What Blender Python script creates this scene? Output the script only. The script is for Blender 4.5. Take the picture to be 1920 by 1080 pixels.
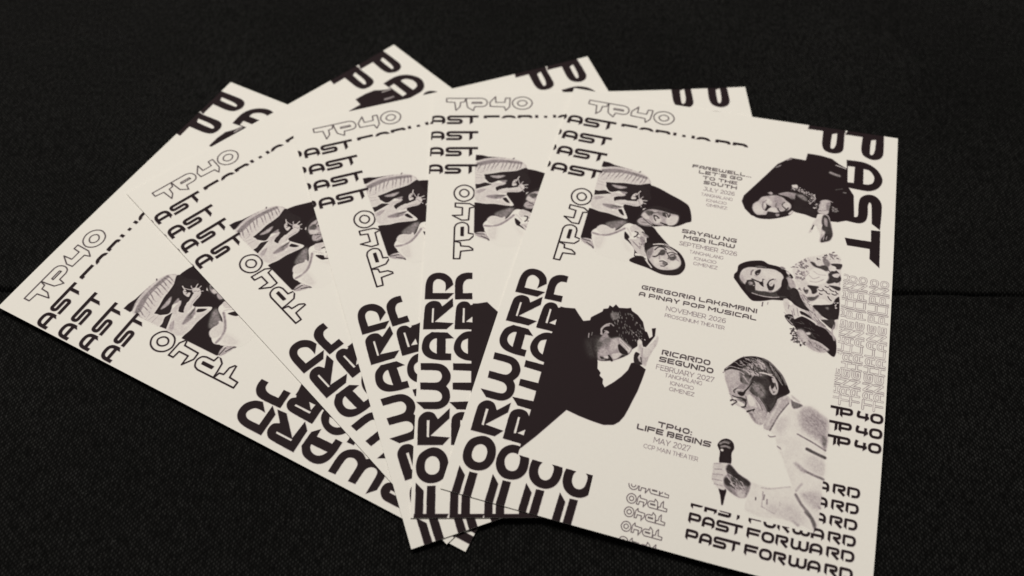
import bpy, math, random
import numpy as np

# ------------------------------------------------------------------ scene, camera, light
sc = bpy.context.scene
for o in list(bpy.data.objects):
    bpy.data.objects.remove(o)
col = sc.collection
MM = 0.001

CAM_H, PITCH, ROLL, FPX = 293.72, 0.95428, 0.030134, 1667.04
fw = np.array([0, math.cos(PITCH), -math.sin(PITCH)])
rt = np.array([1.0, 0, 0]); up = np.cross(rt, fw)
r2 = math.cos(ROLL) * rt + math.sin(ROLL) * up
u2 = -math.sin(ROLL) * rt + math.cos(ROLL) * up
from mathutils import Matrix, Vector
cam_data = bpy.data.cameras.new('camera')
cam = bpy.data.objects.new('camera', cam_data)
col.objects.link(cam)
M = Matrix.Identity(4)
for i in range(3):
    M[i][0], M[i][1], M[i][2] = r2[i], u2[i], -fw[i]
M[2][3] = CAM_H * MM
cam.matrix_world = M
cam_data.sensor_fit = 'HORIZONTAL'
cam_data.sensor_width = 36.0
cam_data.lens = FPX / 1920 * 36
cam_data.clip_start = 0.01
cam_data.clip_end = 50
cam_data.dof.use_dof = True
cam_data.dof.focus_distance = 0.340
cam_data.dof.aperture_fstop = 7.2
sc.camera = cam

world = bpy.data.worlds.new('World'); sc.world = world
world.use_nodes = True
bg = world.node_tree.nodes['Background']
bg.inputs['Color'].default_value = (1.0, 0.95, 0.88, 1)
bg.inputs['Strength'].default_value = 0.10

def area_lamp(name, loc, target, size, energy, colour):
    d = bpy.data.lights.new(name, 'AREA'); d.shape = 'RECTANGLE'
    d.size, d.size_y = size; d.energy = energy; d.color = colour
    o = bpy.data.objects.new(name, d); col.objects.link(o)
    o.location = loc
    o.rotation_euler = (Vector(target) - Vector(loc)).to_track_quat('-Z', 'Y').to_euler()
    return o
area_lamp('ceiling_lamp', (-0.45, 1.15, 2.3), (0.0, 0.22, 0), (1.1, 0.7), 60.0, (1.0, 0.95, 0.87))

sc.view_settings.view_transform = 'Standard'
sc.view_settings.look = 'None'
sc.view_settings.exposure = 0
sc.view_settings.gamma = 1
sc.view_settings.use_curve_mapping = False
sc.render.engine = 'CYCLES'
sc.cycles.filter_width = 1.6

# ------------------------------------------------------------------ where things lie (millimetres)
W, H = 148.0, 207.64           # one flyer, A5
SURF = [1.9765, 1.3871, 3.4421, 1.9824, -6.2244, 0.8000, 0.9158, -0.5005, 4.3929]   # gentle swell of the cushion
STACK = 0.55
# x, y, turn, print offset across, print offset down   (bottom flyer first)
FLYERS = [(-75.628, 213.149, 1.13080, -0.424, 0.167), (-41.302, 229.757, 0.78897, 0.028, 1.137),
          (1.089, 225.093, 0.35941, 1.307, 0.495), (37.482, 218.537, 0.034987, -1.813, -2.228),
          (73.690, 205.693, -0.242758, 0.902, 0.429)]
LIFT = (-0.80, 4.24, 0.445)    # the top flyer's free right side curls up a little

def softclamp(v, lo, hi):
    k = 6.0
    return lo + np.log1p(np.exp(np.clip(k * (v - lo), -60, 60))) / k - np.log1p(np.exp(np.clip(k * (v - hi), -60, 60))) / k

def swell(x, y, clamp=False):
    a = x / 150.0; b = (y - 225.0) / 150.0
    if clamp:
        a = softclamp(a, -1.1, 1.05); b = softclamp(b, -0.95, 0.85)
    s = SURF
    return (s[0]*a + s[1]*b + s[2]*a*a + s[3]*a*b + s[4]*b*b + s[5]*a**3 + s[6]*a*a*b + s[7]*a*b*b + s[8]*b**3)

def on_flyer(k, u, v):
    """point of flyer k (1 = bottom) at u mm from its left and v mm from its top edge"""
    x, y, th, ox, oy = FLYERS[k-1]
    X = u - W/2; Y = H/2 - v
    wx = x + X*math.cos(th) - Y*math.sin(th); wy = y + X*math.sin(th) + Y*math.cos(th)
    z = swell(wx, wy) + STACK*k
    if k == 5:
        a = np.maximum(0, u/W - .6)**2/.16; b = v/H
        z = z + a*(LIFT[0] + LIFT[1]*b + LIFT[2]*b*b)
    return wx, wy, z

# ------------------------------------------------------------------ materials
def new_mat(name):
    m = bpy.data.materials.new(name); m.use_nodes = True
    nt = m.node_tree
    return m, nt, nt.nodes['Principled BSDF']

def paper_material():
    m, nt, b = new_mat('printed_card')
    at = nt.nodes.new('ShaderNodeAttribute'); at.attribute_name = 'ink'
    mx = nt.nodes.new('ShaderNodeMix'); mx.data_type = 'RGBA'
    tc = nt.nodes.new('ShaderNodeTexCoord')
    nz = nt.nodes.new('ShaderNodeTexNoise'); nz.inputs['Scale'].default_value = 900; nz.inputs['Detail'].default_value = 3
    nt.links.new(tc.outputs['Object'], nz.inputs['Vector'])
    cr = nt.nodes.new('ShaderNodeMix'); cr.data_type = 'RGBA'
    cr.inputs['A'].default_value = (0.785, 0.763, 0.721, 1)
    cr.inputs['B'].default_value = (0.818, 0.796, 0.752, 1)
    nt.links.new(nz.outputs['Fac'], cr.inputs['Factor'])
    nt.links.new(cr.outputs['Result'], mx.inputs['A'])
    mx.inputs['B'].default_value = (0.0175, 0.0100, 0.0120, 1)
    nt.links.new(at.outputs['Fac'], mx.inputs['Factor'])
    # half tones of the print are faintly mauve
    hue = nt.nodes.new('ShaderNodeValToRGB')
    e = hue.color_ramp.elements
    e[0].position = 0.0; e[0].color = (1, 1, 1, 1); e[1].position = 1.0; e[1].color = (1, 1, 1, 1)
    q1 = e.new(0.08); q1.color = (1.0, .98, .99, 1)
    q2 = e.new(0.6); q2.color = (.99, .88, .99, 1)
    nt.links.new(at.outputs['Fac'], hue.inputs[0])
    tint = nt.nodes.new('ShaderNodeMix'); tint.data_type = 'RGBA'; tint.blend_type = 'MULTIPLY'
    tint.inputs['Factor'].default_value = 1
    nt.links.new(mx.outputs['Result'], tint.inputs['A']); nt.links.new(hue.outputs['Color'], tint.inputs['B'])
    nt.links.new(tint.outputs['Result'], b.inputs['Base Color'])
    b.inputs['Roughness'].default_value = 0.6
    b.inputs['Specular IOR Level'].default_value = 0.06
    bp = nt.nodes.new('ShaderNodeBump'); bp.inputs['Strength'].default_value = 0.05; bp.inputs['Distance'].default_value = 0.0002
    nt.links.new(nz.outputs['Fac'], bp.inputs['Height']); nt.links.new(bp.outputs['Normal'], b.inputs['Normal'])
    return m

def cloth_material():
    m, nt, b = new_mat('black_woven_cloth')
    N = nt.nodes; L = nt.links
    tc = N.new('ShaderNodeTexCoord')
    wob = N.new('ShaderNodeTexNoise'); wob.inputs['Scale'].default_value = 55; wob.inputs['Detail'].default_value = 2
    L.new(tc.outputs['Object'], wob.inputs['Vector'])
    wv = N.new('ShaderNodeVectorMath'); wv.operation = 'MULTIPLY_ADD'
    wv.inputs[1].default_value = (0.0010, 0.0010, 0)
    L.new(wob.outputs['Color'], wv.inputs[0]); L.new(tc.outputs['Object'], wv.inputs[2])
    sep = N.new('ShaderNodeSeparateXYZ'); L.new(wv.outputs[0], sep.inputs[0])
    def math_(op, a, bb=None):
        n = N.new('ShaderNodeMath'); n.operation = op
        for i, q in enumerate((a, bb)):
            if q is None: continue
            if isinstance(q, (int, float)): n.inputs[i].default_value = q
            else: L.new(q, n.inputs[i])
        return n.outputs[0]
    px, py = 0.00088, 0.00078
    cx = math_('COSINE', math_('MULTIPLY', sep.outputs['X'], math.pi/px))
    cy = math_('COSINE', math_('MULTIPLY', sep.outputs['Y'], math.pi/py))
    chk = math_('MULTIPLY', cx, cy)                                  # over / under of the plain weave
    rib = math_('ABSOLUTE', cx)                                      # round yarns
    hgt = math_('ADD', math_('MULTIPLY', chk, 0.55), math_('MULTIPLY', rib, 0.6))
    yv = N.new('ShaderNodeVectorMath'); yv.operation = 'MULTIPLY'; yv.inputs[1].default_value = (1.0, 0.35, 1.0)
    L.new(tc.outputs['Object'], yv.inputs[0])
    yarn = N.new('ShaderNodeTexNoise'); yarn.inputs['Scale'].default_value = 1100; yarn.inputs['Detail'].default_value = 2
    L.new(yv.outputs[0], yarn.inputs['Vector'])
    big = N.new('ShaderNodeTexNoise'); big.inputs['Scale'].default_value = 11; big.inputs['Detail'].default_value = 6
    big.inputs['Roughness'].default_value = 0.65
    L.new(tc.outputs['Object'], big.inputs['Vector'])
    f = math_('MULTIPLY', math_('ADD', hgt, 0.25), math_('MAXIMUM', math_('ADD', math_('MULTIPLY', yarn.outputs['Fac'], 2.0), -0.42), 0.05))
    f = math_('MULTIPLY', f, math_('ADD', math_('MULTIPLY', big.outputs['Fac'], 1.1), 0.42))
    f = math_('POWER', math_('MAXIMUM', f, 0.0), 1.75)
    # a few pale fibre ends and dust
    lint = N.new('ShaderNodeTexNoise'); lint.inputs['Scale'].default_value = 800; lint.inputs['Detail'].default_value = 1
    L.new(tc.outputs['Object'], lint.inputs['Vector'])
    sp = math_('MULTIPLY', math_('MAXIMUM', math_('ADD', lint.outputs['Fac'], -0.75), 0.0), 60.0)
    f = math_('ADD', f, sp)
    ramp = N.new('ShaderNodeValToRGB')
    ramp.color_ramp.elements[0].position = 0.0; ramp.color_ramp.elements[0].color = (0.0008, 0.0008, 0.0008, 1)
    ramp.color_ramp.elements[1].position = 1.0; ramp.color_ramp.elements[1].color = (0.0205, 0.0206, 0.0202, 1)
    L.new(f, ramp.inputs[0]); L.new(ramp.outputs[0], b.inputs['Base Color'])
    b.inputs['Roughness'].default_value = 0.75
    b.inputs['Specular IOR Level'].default_value = 0.05
    b.inputs['Sheen Weight'].default_value = 0.006
    b.inputs['Sheen Roughness'].default_value = 0.6
    bp = N.new('ShaderNodeBump'); bp.inputs['Strength'].default_value = 0.6; bp.inputs['Distance'].default_value = 0.00025
    L.new(hgt, bp.inputs['Height']); L.new(bp.outputs['Normal'], b.inputs['Normal'])
    return m

PAPER = paper_material(); CLOTH = cloth_material()

def mesh_object(name, verts, faces, mat, parent=None, ink=None, smooth=True):
    me = bpy.data.meshes.new(name)
    verts = np.asarray(verts, dtype=np.float32); faces = np.asarray(faces, dtype=np.int32)
    me.vertices.add(len(verts)); me.vertices.foreach_set('co', verts.ravel())
    me.loops.add(faces.size); me.loops.foreach_set('vertex_index', faces.ravel())
    me.polygons.add(len(faces))
    me.polygons.foreach_set('loop_start', np.arange(0, faces.size, faces.shape[1], dtype=np.int32))
    me.polygons.foreach_set('loop_total', np.full(len(faces), faces.shape[1], dtype=np.int32))
    me.polygons.foreach_set('use_smooth', np.full(len(faces), smooth, dtype=bool))
    if ink is not None:
        a = me.attributes.new('ink', 'FLOAT', 'POINT'); a.data.foreach_set('value', np.asarray(ink, dtype=np.float32))
    me.update(calc_edges=True); me.validate()
    me.materials.append(mat)
    o = bpy.data.objects.new(name, me); col.objects.link(o)
    if parent: o.parent = parent
    return o

# ------------------------------------------------------------------ the black cloth with its seam
SEAM_AT, SEAM_SLOPE = 204.8, 0.0235
def cloth():
    def line(lo, hi, step, far, extra=()):
        c = list(np.arange(lo, hi + .1, step)); s = step; q = hi
        while q < far[1]:
            s *= 1.35; q += s; c.append(q)
        s = step; q = lo
        while q > far[0]:
            s *= 1.35; q -= s; c.insert(0, q)
        return np.array(sorted(set(c) | set(extra)))
    xs = line(-300, 330, 1.5, (-1500, 1500))
    d = SEAM_AT
    ys = line(60, 430, 2.5, (-900, 1800), extra=tuple(d + np.arange(-7, 7.01, 0.35)))
    X, Y = np.meshgrid(xs, ys)
    t0 = Y - SEAM_AT
    Y = Y + SEAM_SLOPE*X
    Z = swell(X, Y, True) - 0.75
    rng = np.random.RandomState(4)
    def wave(lo, hi, amp, n=5):
        return amp*sum(np.sin(X/rng.uniform(lo, hi) + rng.uniform(0, 6)) for _ in range(n))/math.sqrt(n)
    t = t0 + wave(9, 50, .9)
    Z -= (1.2 + wave(6, 30, .5))*np.exp(-(np.abs(t)/(0.85 + wave(8, 25, .2)))**1.6)      # the seam sinks in unevenly
    lip = np.where(t < 0, np.exp(t/4.5), np.exp(-t/9.0)); core = 1 - np.exp(-(t/1.6)**2)
    Z += lip*core*(1.0 + wave(7, 24, .35)) - 0.9                                          # puffed edges
    Z += wave(20, 70, .12)*np.cos(Y/23.0)
    pk = np.zeros_like(X)
    for _ in range(110):                              # small puckers pulled by the stitches
        cx = rng.uniform(-320, 340); pk += rng.uniform(-.5, .2)*np.exp(-((X-cx)/rng.uniform(1.5, 6))**2)*np.exp(-np.abs(t)/rng.uniform(3, 10))
    Z += pk
    ny, nx = X.shape
    v = np.stack([X, Y, Z], -1).reshape(-1, 3)*MM
    i = np.arange((ny-1)*(nx-1)); r = i // (nx-1); c = i % (nx-1); a = r*nx + c
    o = mesh_object('cloth', v, np.stack([a, a+1, a+nx+1, a+nx], -1), CLOTH)
    o['kind'] = 'structure'
    return o

# ------------------------------------------------------------------ outlines of the print, in millimetres of the flyer
HEADLINE = [
[[[3.11,121.91],[3.18,114.37,1],[4.37,110.69,1],[7.09,108.92,1],[10.74,109.3,1],[13.42,111.77,1],[14.42,114.76],[11.12,118.04],[11.24,115.32,1],[10.56,113.24,1],[8.08,112.01,1],[6.3,113.73,1],[6.23,118.81],[14.82,118.81],[12.29,121.85]]],
[[[15.13,121.94],[14.97,114.29,1],[15.55,111.41,1],[17.32,109.56,1],[19.56,108.82,1],[21.98,108.89],[21.99,112.06],[19.66,112.33,1],[18.34,114.49,1],[18.31,118.86],[22.03,118.82],[22.14,121.85]]],
[[[3.03,135.81],[3.35,125.51,1],[4.62,123.39,1],[6.6,122.54,1],[8.94,123.08,1],[10.22,125.14],[14.31,121.16],[14.59,125.15],[7.58,132.34],[15.03,132.91],[12.29,135.77]],[[6.34,126.12],[6.98,126.03],[6.95,132.68],[6.28,132.61]]],
[[[15.27,135.78],[15.66,126.46,1],[16.35,124.18,1],[18.03,122.89,1],[20.27,123.11,1],[21.54,124.62],[23.14,123.75],[26.11,136.03],[22.16,135.88]],[[18.45,126.03],[19.11,126.06],[19.15,132.74],[18.38,132.66]],[[22.21,130],[22.24,132.6],[19.78,132.36]]],
[[[15.32,139.83],[12.09,140.03],[12.26,146.39],[14.42,146.52],[14.4,149.49],[9.89,149.39,1],[6.32,148.65,1],[4.1,147.05,1],[3.06,144.89,1],[2.98,142.44,1],[3.89,139.28,1],[6.49,136.96],[12.66,137.17]],[[8.58,139.76],[8.76,146.56],[7.14,145.59,1],[6.04,144.06,1],[6.08,141.99,1],[7.17,140.36,1]]],
[[[23.06,136.67],[20.07,136.79,1],[17.73,138.13,1],[15.79,140.94,1],[15.24,144.56,1],[16.64,147.47,1],[19.23,149.18,1],[22.15,149.8],[27.28,146.65],[24.77,136.4]],[[20.61,139.93],[20.69,146.67],[19.14,145.7,1],[18.11,143.76,1],[18.52,141.21,1]]],
[[[2.8,150.57],[9.56,150.79,1],[12.53,152.24,1],[14.29,155.11,1],[14.3,157.96,1],[12.92,160.37],[14.1,162.24,1],[14.42,165.39,1],[13.25,168,1],[10.35,169.63,1],[4.9,169.65],[1.92,166.71],[8.89,166.7,1],[10.67,166.29,1],[11.4,164.84,1],[10.85,163.14,1],[9.07,162.1,1],[3.24,161.76],[3,158.74],[9.2,158.77,1],[10.72,157.63,1],[11.03,155.69,1],[9.57,153.94,1],[3.02,153.59]]],
[[[15.12,150.7],[23.92,150.86],[23.75,154.39],[21.67,154.02],[15.27,153.65]]],
[[[15.18,158.89],[22.99,158.84],[23.04,162.3],[15.32,161.76]]],
[[[14.18,166.83],[22.87,166.47],[22.97,170.05],[17.08,169.79]]],
[[[3.09,183.65],[2.93,174.38,1],[3.73,172.12,1],[5.83,170.67,1],[8.48,171.16,1],[10.22,173.6],[14.44,169.27],[14.51,173.3],[7.73,180.07],[14.8,180.71],[12.27,183.68]],[[6.18,174.06],[7.09,174.03],[7.17,180.58],[6.42,180.53]]],
[[[15.25,183.62],[15.15,174.1,1],[16.02,171.98,1],[18.2,170.83,1],[20.76,171.11,1],[22.34,172.68],[24.4,172.33],[24.58,179.29],[22.94,183.83]],[[18.46,174.11],[19.19,174.04],[19.35,180.4],[18.57,180.53]],[[22.32,178.18],[22.43,180.41],[19.9,180.16]]],
[[[7.64,184.67,1],[10.72,184.73,1],[13.22,186.66,1],[14.41,189.45,1],[14.46,192.87,1],[12.97,195.93,1],[10.3,197.49,1],[7.2,197.62,1],[4.71,196.28,1],[3.22,193.79,1],[3.03,190.21,1],[4.24,186.9,1]],[[8.22,187.88,1],[10.05,188.17,1],[11.23,189.82,1],[11.38,192.19,1],[10.82,193.65,1],[9.42,194.52,1],[7.71,194.35,1],[6.41,193,1],[6.19,190.72,1],[6.68,189.01,1]]],
[[[22.64,188.02],[26.47,188.15],[26.85,190.43,1],[26.75,193.5,1],[25.17,196.12,1],[22.6,197.5,1],[19.35,197.58,1],[16.82,195.94,1],[15.41,193.29,1],[15.26,190.08,1],[16.38,186.99,1],[19.14,184.93,1],[22.69,184.78],[22.16,186.25],[22.23,187.96],[20.75,187.78,1],[19.12,188.48,1],[18.18,190.46,1],[18.5,192.42,1],[19.7,194.12,1],[21.6,194.47,1],[23.12,193.44,1],[23.54,191.35,1],[23.31,189.03]]],
[[[27.68,188.33],[31.48,188.4],[30.75,190.03,1],[30.86,192.36,1],[32.15,194.18,1],[34.02,194.49,1],[35.49,193.25,1],[35.92,190.79,1],[35.7,189.16,1],[34.81,188.22],[38.76,188.32],[39.17,190.39,1],[38.8,193.5,1],[37.47,195.95,1],[34.95,197.47,1],[31.7,197.45,1],[29.01,195.88,1],[27.6,193.27,1],[27.37,190.29,1]]],
[[[40.1,188.32],[43.86,188.39],[43.11,190.01,1],[43.18,192.32,1],[44.42,194.13,1],[46.27,194.44,1],[47.75,193.21,1],[48.21,190.77,1],[48.03,189.15,1],[47.17,188.22],[51.08,188.31],[51.45,190.37,1],[51.02,193.46,1],[49.66,195.89,1],[47.13,197.4,1],[43.92,197.38,1],[41.28,195.82,1],[39.93,193.22,1],[39.76,190.26,1]]],
[[[3.16,197.4],[6.11,200.35],[6.29,211.07],[3.27,210.96]]],
[[[7.17,198.64],[10.27,198.51],[10.44,210.55],[7.29,210.63]]],
[[[15.49,197.25],[18.36,200.18],[18.33,210.84],[15.34,210.72]]],
[[[19.45,198.48],[22.51,198.36],[22.46,210.33],[19.33,210.41]]],
[[[27.72,197.14],[30.51,200.05],[30.29,210.65],[27.32,210.53]]],
[[[31.62,198.37],[34.66,198.24],[34.38,210.14],[31.28,210.21]]],
[[[39.99,197.23],[42.69,200.12],[42.28,210.64],[39.34,210.52]]],
[[[43.82,198.45],[46.84,198.33],[46.35,210.14],[43.27,210.21]]],
[[[3.03,208.4],[15.18,208.45],[14.9,209.02],[14.37,210.1],[14.4,211.13],[2.76,211.08]]],
[[[15.41,208.45],[27.58,208.5],[27.28,209.08],[26.74,210.15],[26.74,211.18],[15.09,211.13]]],
[[[27.81,208.5],[40,208.57],[39.69,209.15],[39.12,210.22],[39.11,211.25],[27.44,211.18]]],
[[[40.23,208.57],[52.42,208.66],[52.1,209.23],[51.51,210.3],[51.48,211.33],[39.8,211.25]]]]
SIDE_WORD = [
[[[108.89,-2.74],[108.15,2.1],[114.98,1.93],[124.01,1.97],[124.72,0.73],[123.53,-3.77]]],
[[[126.22,-2.62],[124.52,2.15],[132.25,2.07],[141.12,1.9],[141.11,-2.9]]],
[[[114.92,1.17],[114.95,9.72,1],[115.78,13.11,1],[117.46,14.62,1],[120.35,15.02,1],[122.86,14.08,1],[124.17,12.09,1],[124.33,8.91,1],[124.26,1.27]],[[118.94,3.08],[121.03,2.19],[120.96,8.81,1],[120.14,11.73,1],[118.85,11.8,1],[118.75,7.18]]],
[[[132.08,1.47],[131.79,9.36,1],[132.46,12.75,1],[134.09,14.46,1],[136.81,15.42,1],[139.58,14.48,1],[141.04,12.1,1],[141.3,8.93,1],[141.22,0.51]],[[135.81,3.41],[137.78,2.64],[137.62,8.91,1],[136.82,12.2,1],[135.68,12.04,1],[135.61,6.84]]],
[[[125.99,17.62],[133.33,17.65,1],[138.28,20.24,1],[141.01,24.67,1],[141.35,28.41,1],[139.54,32.2,1],[136.2,34.28,1],[131.99,34.38],[127.19,34.01]],[[126.75,21.38],[129.71,21.19],[129.68,30.74],[127.18,30.92]],[[133.41,21.7],[135.96,22.3,1],[137.84,25.36,1],[137.66,28.68,1],[136.03,30.33,1],[133.66,30.62]]],
[[[141.44,55.09],[138.02,52.33],[137.49,42.26,1],[136.74,40.6,1],[136.15,42.55,1],[136.27,47.59,1],[135.52,51.32,1],[132.94,53.16,1],[128.02,52.83],[126.5,53.31],[127.02,35.7],[130.21,38.72],[130.44,48.87,1],[131.22,49.98,1],[132.31,49.03,1],[132.3,42.67,1],[132.99,38.7,1],[135.51,36.44,1],[138.66,36.49,1],[141.11,39.28,1],[141.78,43.5,1]]],
[[[137.92,55.72],[141.61,55.47],[141.99,74.96],[137.96,71.03],[137.87,65.89],[128.95,65.82],[127.8,61.97],[138.14,61.89]]]]
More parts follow.
